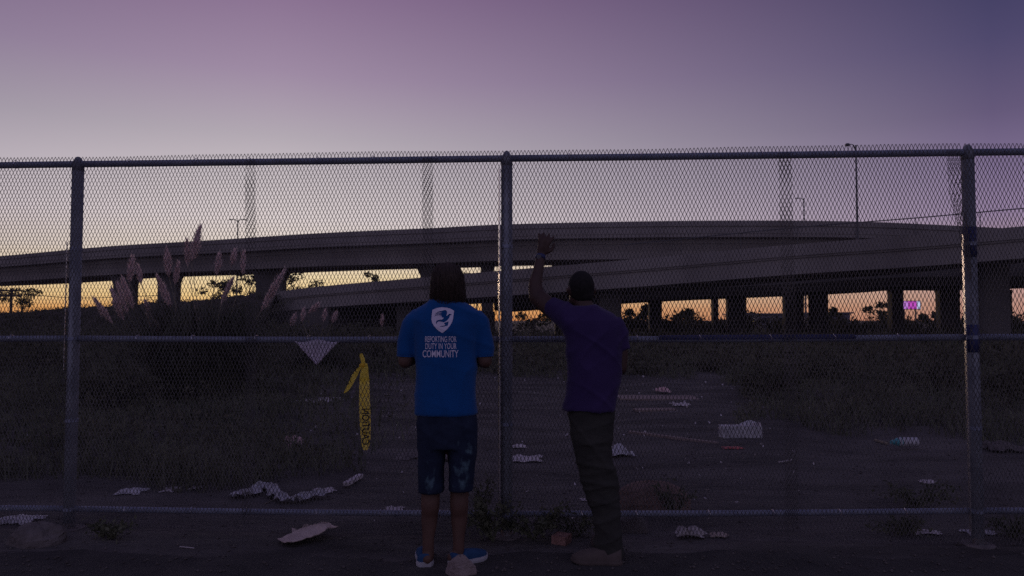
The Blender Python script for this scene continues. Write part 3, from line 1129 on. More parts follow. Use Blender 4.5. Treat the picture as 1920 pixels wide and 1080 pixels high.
for k in (-2, -1, 0, 1, 2):
    x = k * SP
    lean = 0.0
    p = link('post', MB().tube([(x, 0, -0.4), (x, 0, 1.0), (x + lean, 0, ZT - 0.035)], 0.039, 20).mesh('post'), MT['galv_post'], fence, smooth=True)
    m = MB()
    m.loft([(Vector((x, 0, ZT - 0.05)), .040, .040), (Vector((x, 0, ZT + 0.0)), .040, .040), (Vector((x, 0, ZT + 0.022)), .030, .034), (Vector((x, 0, ZT + 0.045)), .018, .022), (Vector((x, 0, ZT + 0.052)), .008, .01)], 18, 2)
    c = link('post_cap', m.mesh('post_cap'), MT['galv_post'], p, smooth=True)
    for zz in (rail_z(ZM, x), rail_z(ZB, x), 1.95, 0.75):
        link('band', MB().tube([(x, 0, zz - 0.012), (x, 0, zz + 0.012)], 0.0425, 18).mesh('band'), MT['galv'], p)
    link('footing', MB().loft([(Vector((x, 0, -0.1)), .11, .11), (Vector((x, 0, 0.006)), .10, .10), (Vector((x, 0, 0.012)), .055, .055)], 14, 2).mesh('footing'), MT['stone'], p)
for base, rr_, nm in ((ZT, 0.0235, 'top_rail'), (ZM, 0.021, 'middle_rail'), (ZB, 0.020, 'bottom_rail')):
    for k in range(-2, 2):
        xa, xb = k * SP + (0.03 if base != ZT else 0), (k + 1) * SP - (0.03 if base != ZT else 0)
        pts = []
        for q in range(9):
            xq = xa + (xb - xa) * q / 8
            sag = -0.006 * math.sin(math.pi * q / 8) * (1 if base != ZT else 0.3)
            pts.append((xq, 0.0, rail_z(base, xq) + sag))
        r = link(nm, MB().tube(pts, rr_, 14).mesh(nm), MT['galv'], fence, smooth=True)
        for q in range(1, 7):
            xq = xa + (xb - xa) * (q / 7 + random.uniform(-0.02, 0.02))
            zq = rail_z(base, xq)
            ring = [(xq + 0.004 * math.sin(3 * a), math.sin(a) * 0.030 - 0.014, zq + math.cos(a) * (rr_ + 0.004)) for a in [i * 2 * math.pi / 12 for i in range(12)]]
            link('wire_tie', MB().tube(ring + ring[:1], 0.0022, 4, cap=False).mesh('wire_tie'), MT['zinc'], r)

MY = -0.0445          # the mesh hangs on the near side


def mesh_y(x, z):
    return 0.004 * np.sin(1.9 * x + 0.8 * z) + 0.004 * np.sin(3.7 * z + 1.1 * x)


def wire_net(x0, x1, z0, z1, yoff=0.0, pitch=0.0125, row=0.02775, r=0.0022, shift=0.0, xw=None, ragged=True):
    nw = int(round((x1 - x0) / pitch))
    nr = int(round((z1 - z0) / row))
    i = np.arange(nw)[:, None]
    j = np.arange(nr + 1)[None, :]
    z = z1 - j * row + 0 * i
    sgn = np.where((i + j) % 2 == 0, 1.0, -1.0)
    x = x0 + i * pitch + shift + sgn * pitch / 2 * 0.97
    # small distortions of the diamonds
    x = x + 0.0065 * np.sin(2.1 * z + 0.7 * x) * np.sin(0.9 * x + 2) + 0.0022 * np.sin(6.3 * z + 2.9 * x) + 0.0009 * np.sin(17 * z + 23 * x)
    z = z + 0.0050 * np.sin(1.7 * x + 1.3 * z) + 0.0015 * np.sin(5.1 * x) + 0.0008 * np.sin(31 * x + 7 * z)
    y = MY + yoff + mesh_y(x, z) + np.where(j % 2 == 0, 0.0016, -0.0016) * np.where(i % 2 == 0, 1, -1)
    if xw is not None:
        x, y = xw(x, y, z)
    P = np.stack([x, y, z], 2)
    ang = np.array([0.5, 0.5 + 2 * np.pi / 3, 0.5 + 4 * np.pi / 3])
    # cross-section is drawn in the plane across a steep wire: x and y
    off = np.stack([np.cos(ang) * r * 1.08, np.sin(ang) * r, np.zeros(3)], 1)
    V = P[:, :, None, :] + off[None, None]
    idx = np.arange(nw * (nr + 1) * 3).reshape(nw, nr + 1, 3)
    fs = []
    for k in range(3):
        k2 = (k + 1) % 3
        fs.append(np.stack([idx[:, :-1, k], idx[:, :-1, k2], idx[:, 1:, k2], idx[:, 1:, k]], -1).reshape(-1, 4))
    return V.reshape(-1, 3), np.concatenate(fs)


def net(*a, **k):
    V, Fc = wire_net(*a, **k)
    me = mesh_np('wire_mesh', V, Fc, 4)
    me.polygons.foreach_set('use_smooth', [True] * len(me.polygons))
    return link('wire_mesh', me, MT['wire'], fence)


XR = SP - 0.045


def pull(x, y, z):
    # near the right post the fabric is dragged towards the post and buckles
    k = np.clip((x - (XR - 0.30)) / 0.30, 0, 1)
    w = np.exp(-((z - 2.15) / 0.30) ** 2)
    return x + 0.012 * k * w * np.sin(z * 22), y - 0.02 * k * w


ZTOP = ZT + 0.047
net(-4.6, XR, 0.035, ZTOP, xw=pull)
net(SP - 0.035, 4.4, 0.035, ZTOP)
for px, dx, row in ((476, 0.078, 0.0262), (806, 0.07, 0.0280), (1471, 0.085, 0.0270)):
    q = FMI @ U(px, 350, 5.02 - (px - 950) / FPX * 5 * math.tan(TH))
    net(q.x - dx / 2, q.x + dx / 2, 0.05, ZTOP - 0.04, yoff=0.010, row=row, shift=0.004, r=0.0022,
        xw=lambda x, y, z: (x + 0.010 * np.sin(z * 1.6), y))
# the buckled flap beside the right post
net(XR - 0.10, XR, 1.72, ZTOP - 0.05, yoff=-0.012, row=0.030, r=0.0022, xw=lambda x, y, z: (x + 0.10 * np.clip((2.35 - z) / 0.6, 0, 1) ** 1.3 * np.clip((XR + 0.03 - x) / 0.13, 0, 1), y))
# pale tension bars beside the posts
def bar(x, z, h, wd, az):
    # flat bar set edgewise beside the post; az turns its face towards the left
    link('tension_bar', MB().box((x, -0.022, z), (wd, 0.004, h), rot=Matrix.Rotation(az, 3, 'Z')).mesh('tension_bar'), MT['zinc'], fence)


bar(-0.050, 1.30, 2.36, 0.045, R(-77.5 + 3.45))
bar(SP - 0.056, 1.05, 1.92, 0.022, R(-93 + 3.45))
bar(-SP - 0.052, 1.55, 0.9, 0.010, R(-80))
# blue tape wound on the right post and on the middle rail
for (z0, z1) in ((1.86, 2.06), (1.24, 1.42)):
    bt = link('blue_tape', MB().tube([(SP, 0, z0), (SP, 0, (z0 + z1) / 2), (SP, 0, z1)], [0.0405, 0.0415, 0.0405], 18).mesh('blue_tape'), MT['blue_tape'], fence, smooth=True)
tp_ = [(x, 0, rail_z(ZM, x)) for x in np.linspace(1.02, 2.3, 8)]
link('blue_tape', MB().tube(tp_, 0.0225, 14).mesh('blue_tape'), MT['blue_tape'], fence, smooth=True)


def fw(px, py, dy=0.0):
    """world point on the fence plane (dy metres behind it) seen at a pixel"""
    d = ray(px, py)
    o = Vector((0, 0, CAMH))
    nrm = Vector((math.sin(TH), math.cos(TH), 0))
    t = (F0 + nrm * dy - o).dot(nrm) / d.dot(nrm)
    return o + d * t


# ------------------------------------------------------------------ things on the fence
def strip(name, cl, width, mat, parent=None, twist=None, thick=0.0008, across=None, loc=None):
    """thin double-sided ribbon along a centre line"""
    V, Fc = [], []
    n = len(cl)
    for i, p in enumerate(cl):
        w = width[i] if not isinstance(width, (int, float)) else width
        a = Vector(across) if across else Vector((1, 0, 0))
        if twist:
            t = twist[i]
            a = Vector((math.cos(t), math.sin(t), 0)) if not across else (Matrix.Rotation(t, 3, 'Y') @ a)
        nn = Vector((0, -1, 0))
        for s in (-1, -0.5, 0, 0.5, 1):
            V.append(Vector(p) + a * (s * w / 2) + Vector((0, 0.004 * (s * s) * (1 if i % 2 else 0.6), 0)))
    for i in range(n - 1):
        for k in range(4):
            a_ = i * 5 + k
            Fc.append([a_, a_ + 1, a_ + 6, a_ + 5])
    lv = Vector(loc or (0, 0, 0))
    me = mesh_py(name, [v - lv for v in V], Fc)
    o = link(name, me, mat, parent)
    return o


tbase = fw(684, 843, 0.03)
tape = empty('caution_tape', tbase)
tag(tape, 'yellow caution tape knotted on the mesh and hanging down', 'caution tape')
ax_f = Vector((math.cos(TH), -math.sin(TH), 0))
cl, wd_ = [], []
for i, (px, py, w) in enumerate([(684, 681, 9), (684, 690, 12), (683, 700, 16), (683, 715, 19), (683, 735, 20), (683.5, 760, 21), (684.5, 785, 21), (685, 805, 20), (685.5, 822, 18), (685.5, 833, 15), (685, 840, 11), (685, 844, 7)]):
    cl.append(fw(px, py, -0.026 - 0.036 * max(0, 1 - max(0, py - 700) / 40) + 0.005 * math.sin(i * 1.1)) - tbase)
    wd_.append(w * 5.03 / FPX)
strip('hanging_end', cl, wd_, MT['yellow_tape'], tape, across=ax_f)
cl = [fw(px, py, -0.058) - tbase for px, py in ((679, 684), (673, 690), (667, 699), (661, 712), (655, 724), (650, 733), (648, 736))]
strip('short_end', cl, [w * 5 / FPX for w in (9, 15, 17, 16, 15, 13, 9)], MT['yellow_tape'], tape, across=(0.86, 0, 0.5))
for q in range(9):
    p0 = fw(664 + random.uniform(-5, 6) - q * 0.8, 693 + q * 3.3, -0.0625) - tbase
    link('print', MB().box(p0, (0.014, 0.001, 0.005), rot=Matrix.Rotation(random.uniform(0.2, 1.3), 3, 'Y')).mesh('print'), MT['black_print'], tape)
cl = [fw(px, py, -0.060) - tbase for px, py in ((677, 663), (678, 668), (680, 675), (681, 682), (680, 689))]
strip('loop', cl, [w * 5 / FPX for w in (4, 8, 8, 7, 6)], MT['yellow_tape'], tape, across=ax_f)
m = MB().ball(fw(679, 685, -0.058) - tbase, (0.020, 0.012, 0.014), 12, 8)
link('knot', m.mesh('knot'), MT['yellow_tape'], tape, smooth=True)


def text_mesh(s, bold=0.012):
    cu = bpy.data.curves.new('t', 'FONT')
    cu.body = s
    cu.offset = bold
    o = bpy.data.objects.new('t', cu)
    COL.objects.link(o)
    dg = bpy.context.evaluated_depsgraph_get()
    me = bpy.data.meshes.new_from_object(o.evaluated_get(dg))
    V = np.array([v.co[:2] for v in me.vertices])
    Fc = [list(p.vertices) for p in me.polygons]
    bpy.data.objects.remove(o)
    bpy.data.meshes.remove(me)
    V -= V.min(0)
    V /= V.max(0)
    return V, Fc


tv, tf = text_mesh('CAUTION', 0.02)
# reads bottom to top with the letter tops to the right: the tape is seen from its reverse
Vt = [fw(678.5 + v[1] * 14.5, 834 - v[0] * 68, -0.034) - tbase for v in tv]
link('print', mesh_py('print', Vt, tf), MT['black_print'], tape)

# white plastic triangle hung on the middle rail, behind the mesh
tri = []
cols = 14
rows = 9
tb = fw(593, 683, 0.03)
V, Fc = [], []
for r_ in range(rows + 1):
    t = r_ / rows
    a, b = (552 + (593 - 552) * t ** 1.05), (636 + (595 - 636) * t ** 0.95)
    for c_ in range(cols + 1):
        s = c_ / cols
        px = a + (b - a) * s
        py = 639 + 45 * t + 2.5 * math.sin(s * 9) * (1 - t)
        V.append(fw(px, py, -0.036 + 0.005 * math.sin(s * 11 + t * 3)) - tb)
for r_ in range(rows):
    for c_ in range(cols):
        k = r_ * (cols + 1) + c_
        Fc.append([k, k + 1, k + cols + 2, k + cols + 1])
o = link('plastic_sheet', mesh_py('plastic_sheet', V, Fc), MT['sheet_plastic'], None, tb, smooth=True)
o.modifiers.new('thickness', 'SOLIDIFY').thickness = 0.001
tag(o, 'pale lilac triangle of plastic sheet hanging from the middle rail', 'plastic sheet')

# ------------------------------------------------------------------ litter
def crumple(name, px, py, wpx, hpx, mat, label, cat, seed, rough=1.0, depth=None, n=16, ang=0.0, thick=0.0015, group=None, aspect_noise=1.0):
    """a crumpled sheet: folded grid with ridges and a torn outline"""
    p = G(px, py)
    p.z = float(gh(p.x, p.y))
    y = p.y
    w = wpx * y / FPX
    dep_ = depth if depth is not None else w * 0.6
    hgt = max(hpx - dep_ * CAMH / y * FPX / y * 0.8, hpx * 0.38) * y / FPX * 0.8
    dep = depth if depth is not None else w * 0.6
    r = np.random.default_rng(seed)
    k = 14
    q = r.normal(size=(k, 2)) * 4.2 / max(w, 0.05)
    ph = r.uniform(0, 6.28, k)
    V, Fc = [], []
    for j in range(n + 1):
        for i in range(n + 1):
            u, v = i / n - 0.5, j / n - 0.5
            rad = 1 + 0.18 * math.sin(5 * math.atan2(v, u) + seed) + 0.1 * math.sin(11 * math.atan2(v, u) + seed * 2)
            x = u * w * rad + 0.02 * w * r.normal()
            yy_ = v * dep * rad + 0.02 * w * r.normal()
            f = 0
            for a_ in range(k):
                f += abs(math.sin(q[a_, 0] * x + q[a_, 1] * yy_ + ph[a_])) / k
            e = max(0, 1 - (2 * max(abs(u), abs(v))) ** 4)
            z = hgt * (0.10 + rough * (f - 0.42) * 3.0 * (0.35 + 0.65 * e)) + hgt * 0.35 * e
            ca, sa = math.cos(ang), math.sin(ang)
            V.append((x * ca - yy_ * sa, x * sa + yy_ * ca, max(z, 0.004)))
    for j in range(n):
        for i in range(n):
            a_ = j * (n + 1) + i
            Fc.append([a_, a_ + 1, a_ + n + 2, a_ + n + 1])
    o = link(name, mesh_py(name, V, Fc), mat, None, (p.x, p.y + dep * 0.45, p.z + 0.004))
    so = o.modifiers.new('thickness', 'SOLIDIFY')
    so.thickness = thick
    return tag(o, label, cat, group)


CR = [
    # name, px, py(base), w, h, material, label, category, depth factor
    ('plastic_bag', 236, 927, 46, 11, 'white_plastic', 'flattened whitish bag on the weeds, leftmost behind the bottom rail', 'plastic bag', 0.22),
    ('paper_scrap', 312, 924, 26, 6, 'paper', 'small torn paper between the flattened bag and the wavy strip', 'paper', 0.18),
    ('paper_scrap', 363, 921, 16, 9, 'paper', 'bent paper scrap standing up left of the wavy plastic strip', 'paper', 0.12),
    ('paper_scrap', 603, 926, 40, 10, 'paper', 'thin paper scrap at the end of the wavy plastic strip', 'paper', 0.16),
    ('paper_scrap', 735, 964, 34, 12, 'paper', 'grey crumpled paper touching the bottom rail left of the bare calves', 'paper', 0.16),
    ('cloth_rag', 543, 838, 38, 22, 'pink_cloth', 'small pinkish-white rag lying left of the caution tape', 'rag', 0.25),
    ('paper_bag', 985, 866, 54, 15, 'paper', 'white torn paper bag right of the middle post', 'paper bag', 0.3),
    ('paper_scrap', 972, 840, 26, 8, 'paper', 'small white paper just beyond the torn paper bag', 'paper', 0.15),
    ('plastic_bag', 1160, 857, 42, 25, 'white_plastic', 'whitish plastic bag behind the trouser knee of the leaning man', 'plastic bag', 0.35),
    ('paper_scrap', 1258, 924, 34, 6, 'paper', 'bright white sliver of paper beside the brown bundle', 'paper', 0.06),
    ('crumpled_paper', 1298, 1010, 50, 20, 'paper', 'lilac-white crumpled paper under the fence edge, right of the trousers', 'paper', 0.10),
    ('crumpled_paper', 1351, 1009, 30, 11, 'card', 'small tan crumpled wrapper right of the lilac-white paper', 'wrapper', 0.07),
    ('paper_scrap', 1378, 848, 34, 6, 'red_plastic', 'flat reddish wrapper in the middle of the clearing', 'wrapper', 0.12),
    ('paper_scrap', 1280, 768, 30, 7, 'paper', 'pale paper lying beyond the long stick', 'paper', 0.3),
    ('plastic_bag', 1246, 738, 22, 13, 'pink_cloth', 'small pink-white bag on the far boards', 'plastic bag', 0.3),
    ('paper_scrap', 1745, 908, 26, 8, 'paper', 'small pale scrap in the weed patch left of the right post', 'paper', 0.10),
    ('plastic_sheet', 1890, 845, 62, 24, 'stone', 'grey rumpled tarp heap right of the right post', 'tarp', 0.35),
    ('plastic_bag', 46, 822, 20, 10, 'white_plastic', 'tiny white bag far left behind the left post', 'plastic bag', 0.2),
    ('plastic_sheet', 800, 862, 130, 14, 'stone', 'flat grey sheet lying behind the denim shorts', 'tarp', 0.35),
    ('paper_scrap', 1742, 1003, 52, 7, 'paper', 'flat dirty paper at the fence foot left of the right post', 'paper', 0.10),
    ('plastic_sheet', 1846, 1004, 56, 9, 'white_plastic', 'thin torn plastic at the foot of the right post', 'plastic sheet', 0.12),
    ('paper_scrap', 580, 752, 110, 5, 'litter', 'scattered pale sheet far behind the yellow tape', 'paper', 0.8),
    ('paper_scrap', 1100, 940, 20, 6, 'paper', 'small scrap behind the trouser shin of the leaning man', 'paper', 0.08),
    ('paper_scrap', 1105, 757, 26, 6, 'paper', 'far pale scrap just left of the purple shirt hem', 'paper', 0.3),
]
for i, (nm, px, py, w, h, mt, lab, cat, dep) in enumerate(CR):
    crumple(nm, px, py, w, h, MT[mt], lab, cat, 31 + i * 7, depth=dep, n=14, ang=random.uniform(-0.15, 0.15), rough=1.1)

pth = [(446, 936), (456, 926), (470, 930), (480, 921), (494, 917), (508, 920), (516, 930), (526, 938), (545, 941), (562, 940), (576, 935), (590, 933), (604, 928)]
cen = G(520, 936)
cl = spline([G(a, b + 3) for a, b in pth], 5)
V, Fc = [], []
rw = np.random.default_rng(77)
for i, p in enumerate(cl):
    d = (cl[min(i + 1, len(cl) - 1)] - cl[max(i - 1, 0)]).normalized()
    nrm = Vector((-d.y, d.x, 0))
    wv = 0.055 + 0.02 * math.sin(i * 0.7) + 0.012 * rw.normal()
    for k in range(7):
        u = k / 6 - 0.5
        z = 0.012 + 0.030 * abs(math.sin(i * 0.9 + k * 1.3)) * (0.5 + abs(math.cos(i * 0.37))) + 0.006 * rw.random() + (0.03 * (1 - 4 * u * u) if 12 < i < 34 else 0.008)
        V.append(p + nrm * (u * wv * 2) + Vector((0, 0, z)) - cen)
for i in range(len(cl) - 1):
    for k in range(6):
        a_ = i * 7 + k
        Fc.append([a_, a_ + 1, a_ + 8, a_ + 7])
o = link('plastic_sheet', mesh_py('plastic_sheet', V, Fc), MT['white_plastic'], None, cen)
o.modifiers.new('thickness', 'SOLIDIFY').thickness = 0.0015
tag(o, 'long wavy strip of white plastic just behind the bottom rail', 'plastic sheet')

# torn cardboard sheet lying half under the fence: flat left end, lifted curled right end
outl = [(520, 1012), (548, 1000), (547, 993), (563, 995), (572, 985), (590, 983), (603, 981), (617, 981), (635, 988), (622, 991), (610, 993), (598, 1002), (575, 1009), (550, 1016), (534, 1018)]
ctr = G(575, 1004)
bmx = bmesh.new()
vs = []
for px, py in outl:
    lift = 0.03 + 0.06 * max(0, (px - 560) / 75) + 0.012 * math.sin(px * 0.3)
    g_ = G(px, py, lift)
    vs.append(bmx.verts.new(g_ - ctr))
bmx.faces.new(vs)
bmesh.ops.triangulate(bmx, faces=bmx.faces[:])
bmesh.ops.subdivide_edges(bmx, edges=bmx.edges[:], cuts=2, use_grid_fill=True)
for v in bmx.verts:
    v.co.z += 0.007 * math.sin(v.co.x * 45) * math.cos(v.co.y * 60) + random.uniform(-0.003, 0.003)
me = bpy.data.meshes.new('cardboard_sheet')
bmx.to_mesh(me)
bmx.free()
o = link('cardboard_sheet', me, MT['card'], None, ctr)
o.modifiers.new('thickness', 'SOLIDIFY').thickness = 0.005
tag(o, 'torn pinkish cardboard sheet lying half under the fence', 'cardboard')

# sheet poking under the fence at the very left
crumple('plastic_sheet', 18, 984, 70, 18, MT['white_plastic'], 'white sheet under the bottom rail at the left edge, above the big stone', 'plastic sheet', 301, depth=0.22)

# foam box, crushed
p = G(1391, 820)
fb = empty('foam_box', (p.x, p.y, 0.0))
sc_ = p.y / FPX
m = MB()
m.box((-0.02, 0, 11 * sc_), (74 * sc_, 0.16, 22 * sc_))
m.loft([(Vector((0.06, 0.02, 20 * sc_)), 0.13, 0.06), (Vector((0.10, 0.02, 27 * sc_)), 0.09, 0.04), (Vector((0.11, 0.02, 31 * sc_)), 0.03, 0.02)], 10, 2)
link('tray', m.mesh('tray'), MT['white_plastic'], fb)
for q in range(7):
    m = MB().loft([(Vector((-0.2 + q * 0.068, -0.02, 20 * sc_)), 0.024, 0.05), (Vector((-0.2 + q * 0.068, -0.02, 24 * sc_ + (0.03 if q > 3 else 0) * random.random())), 0.014, 0.03)], 8, 2)
    link('lid_fold', m.mesh('lid_fold'), MT['paper'], fb)
tag(fb, 'crushed white foam box, the largest white piece in the clearing', 'foam box')

# plastic bottle on its side
p = G(1696, 838)
s = p.y / FPX
bt = empty('plastic_bottle', (p.x, p.y, 0.055))
r0 = 9 * s
m = MB().tube([(-20 * s, 0, 0), (-14 * s, 0, 0), (-10 * s, 0, 0), (14 * s, 0, 0), (24 * s, 0, 0), (25.5 * s, 0, 0)], [r0 * 0.4, r0 * 0.75, r0, r0, r0 * 0.97, r0 * 0.7], 16)
link('body', m.mesh('body'), MT['white_plastic'], bt, smooth=True)
m = MB().tube([(-20.5 * s, 0, 0), (-13 * s, 0, 0), (-6 * s, 0, 0)], [r0 * 0.5, r0 * 0.86, r0 * 1.04], 16)
link('shoulder_label', m.mesh('shoulder_label'), MT['teal_plastic'], bt, smooth=True)
m = MB().tube([(-25 * s, 0, 0), (-20 * s, 0, 0)], [r0 * 0.42, r0 * 0.42], 12)
link('cap', m.mesh('cap'), MT['teal_plastic'], bt)
tag(bt, 'white and teal plastic bottle lying before the right-hand weeds', 'bottle')


def lump(name, px, py, w, h, mat, label, cat, seed, depth=0.6, n=18, jag=0.16):
    p = G(px, py)
    s = p.y / FPX
    r = np.random.default_rng(seed)
    W, H = w * s, h * s
    V, Fc = [], []
    rows = 9
    ph = r.uniform(0, 6.28, 6)
    for j in range(rows + 1):
        a = (j / rows) * math.pi / 2
        for i in range(n):
            t = 2 * math.pi * i / n
            k = 1 + jag * (math.sin(2 * t + ph[0]) * 0.5 + math.sin(3 * t + ph[1] + a * 2) * 0.5 + math.sin(5 * t + ph[2] - a * 3) * 0.35) + 0.03 * r.normal()
            rr2 = max(math.cos(a), 0.02) ** 0.75 * k
            V.append((W / 2 * rr2 * math.cos(t), W * depth / 2 * rr2 * math.sin(t), H * math.sin(a) * (1 + 0.25 * jag * math.sin(4 * t + ph[3])) - (0.02 if j == 0 else 0)))
    for j in range(rows):
        for i in range(n):
            i2 = (i + 1) % n
            Fc.append([j * n + i, j * n + i2, (j + 1) * n + i2, (j + 1) * n + i])
    Fc.append([rows * n + i for i in range(n)])
    o = link(name, mesh_py(name, V, Fc), mat, None, (p.x, p.y + W * depth / 2, 0.0), smooth=False)
    return tag(o, label, cat)


lump('stone', 48, 1028, 112, 38, MT['stone'], 'large grey stone at the fence foot, left edge', 'stone', 5)
lump('stone', 862, 1084, 48, 36, MT['pale_stone'], 'pale rough stone touching the turned blue shoe', 'stone', 8, jag=0.3, n=9)
lump('cloth_bundle', 1225, 966, 140, 54, MT['dirty_cloth'], 'brown soft bundle lying just behind the bottom rail', 'bundle', 12, depth=0.5, jag=0.2)
lump('stone', 345, 770, 26, 8, MT['stone'], 'small stone in the weeds behind the left fence panel', 'stone', 19)
lump('stone', 1190, 1000, 60, 30, MT['stone'], 'blue-grey stone block in the shade right of the trouser leg', 'stone', 23, depth=0.4, jag=0.1)


def plank(name, px0, py0, px1, py1, wid, th, mat, label, cat, lift=0.0):
    a, b = G(px0, py0), G(px1, py1)
    d = b - a
    e = link(name, MB().box((0, 0, th / 2), (d.length, wid, th)).mesh(name), mat, None, (a + b) / 2 + Vector((0, 0, lift + float(gh((a.x + b.x) / 2, (a.y + b.y) / 2)))))
    e.rotation_euler = (0, 0, math.atan2(d.y, d.x))
    return tag(e, label, cat)


plank('plank', 1180, 814, 1345, 836, 0.06, 0.03, MT['wood'], 'long thin weathered stick across the clearing', 'stick')
plank('plank', 1160, 746, 1305, 747, 0.7, 0.05, MT['wood'], 'pale board lying flat at the far edge of the clearing', 'board')
plank('plank', 1190, 772, 1265, 771, 0.25, 0.03, MT['wood'], 'short board nearer than the far pale board', 'board')
plank('plank', 80, 826, 200, 822, 0.25, 0.04, MT['wood'], 'dark board in the weeds behind the left post', 'board')
plank('plank', 1461, 876, 1485, 871, 0.012, 0.008, MT['paper'], 'thin pale twig in the right half of the clearing', 'twig', 0.02)
plank('plank', 337, 1027, 364, 1030, 0.006, 0.004, MT['paper'], 'thin white straw on the ground before the left fence panel', 'straw', 0.006)
plank('plank', 496, 948, 520, 937, 0.006, 0.004, MT['tan'], 'dry stalk under the wavy plastic strip', 'stalk', 0.006)
plank('plank', 1640, 823, 1664, 830, 0.03, 0.02, MT['tan'], 'tan piece of wood left of the teal bottle', 'wood piece', 0.01)
plank('brick', 1040, 1016, 1066, 1020, 0.10, 0.055, MT['brick'], 'reddish brick half hidden in the weeds at the middle post', 'brick')
plank('plank', 648, 917, 676, 900, 0.05, 0.03, MT['paper'], 'pale flattened can behind the bottom rail under the tape', 'can', 0.02)


# weeds that can be told apart, at the fence foot
def weed_plant(px, py, rad, h, label, n=160, seed=1):
    p = G(px, py)
    r = np.random.default_rng(seed)
    e = empty('weed_plant', (p.x, p.y, 0))
    mb = MB()
    P, S = [], []
    for k in range(14):
        a = r.uniform(0, 6.28)
        ln = r.uniform(0.4, 1.0)
        end = Vector((math.cos(a) * rad * ln, math.sin(a) * rad * ln * 0.55, h * r.uniform(0.35, 1.0)))
        mid = end * 0.5 + Vector((0, 0, h * 0.18))
        mb.tube([(0, 0, 0), mid, end], [0.005, 0.004, 0.002], 4)
        for q in range(n // 14):
            t = r.uniform(0.25, 1.05)
            b_ = Vector((0, 0, 0)).lerp(mid, t * 2) if t < 0.5 else mid.lerp(end, t * 2 - 1)
            P.append(np.array(b_) + r.normal(0, 0.022, 3))
            S.append(r.uniform(0.010, 0.026))
    link('stems', mb.mesh('stems'), MT['weed'], e)
    P = np.array(P)
    P[:, 2] = np.maximum(P[:, 2], 0.01)
    V, Fc = leaves(P, np.array(S), r, 0.5)
    link('leaves', mesh_np('leaves', V, Fc, 4), MT['weed'], e)
    return tag(e, label, 'weed', 'leafy weeds along the fence')


weed_plant(925, 1016, 0.26, 0.30, 'dark leafy weed at the foot of the middle post', 420, 3)
weed_plant(1000, 1012, 0.28, 0.22, 'low leafy weed between the middle post and the brick', 420, 4)
weed_plant(1088, 1004, 0.24, 0.16, 'low weed beside the trouser cuff of the leaning man', 260, 5)
weed_plant(1268, 968, 0.18, 0.26, 'small dry weed behind the brown bundle', 220, 6)
weed_plant(1720, 952, 0.36, 0.20, 'weed patch behind the bottom rail, left of the right post', 420, 7)
weed_plant(1900, 1008, 0.25, 0.16, 'low weed at the fence foot, right edge', 240, 8)
weed_plant(212, 1010, 0.20, 0.12, 'low weed at the fence foot right of the left post', 220, 9)
weed_plant(905, 965, 0.12, 0.30, 'thin upright weed between the bare calf and the middle post', 160, 10)
weed_plant(1690, 1003, 0.24, 0.12, 'low weed at the fence foot before the weed patch', 220, 12)

# ------------------------------------------------------------------ people
def hand(mb, wrist, fwd, up_, side, size=1.0, curl=0.6, spread=0.22, grip=0.0):
    """palm and five fingers added to the body's mesh; fwd: wrist to knuckles, up_: back of the hand"""
    fwd, up_ = Vector(fwd).normalized(), Vector(up_).normalized()
    lat = fwd.cross(up_).normalized() * side
    s = size
    kn = wrist + fwd * 0.085 * s
    mb.limb([wrist, wrist + fwd * 0.045 * s, kn], [0.026 * s, 0.032 * s, 0.030 * s], 12, 0.62)
    for off in (-0.022, 0.0, 0.022):
        mb.limb([wrist + fwd * 0.02 * s + lat * off * 0.6 * s, kn + lat * off * s], [0.017 * s, 0.016 * s], 8)
    lens = (0.068, 0.078, 0.073, 0.057)
    for k in range(4):
        o = (1.5 - k) * 0.0205 * s
        b = kn + lat * o
        d = (fwd + lat * (1.5 - k) * spread * 0.35).normalized()
        L_ = lens[k] * s
        p = [b]
        a = 0
        for q, fr in enumerate((0.45, 0.32, 0.23)):
            a += curl * (0.8 if q == 0 else 1.0)
            p.append(p[-1] + (d * math.cos(a) - up_ * math.sin(a)) * (L_ * fr))
        mb.limb(p, [0.0098 * s, 0.0090 * s, 0.0084 * s, 0.0074 * s], 8)
    tb_ = wrist + fwd * 0.025 * s + lat * 0.026 * s
    d = (fwd * 0.7 + lat * 0.75 - up_ * 0.25).normalized()
    p1 = tb_ + d * 0.034 * s
    p2 = p1 + (fwd * 0.9 + lat * 0.25 - up_ * 0.35).normalized() * 0.030 * s
    p3 = p2 + (fwd * 0.9 - up_ * 0.5).normalized() * 0.024 * s
    mb.limb([tb_, p1, p2, p3], [0.013 * s, 0.0115 * s, 0.0105 * s, 0.0085 * s], 8)


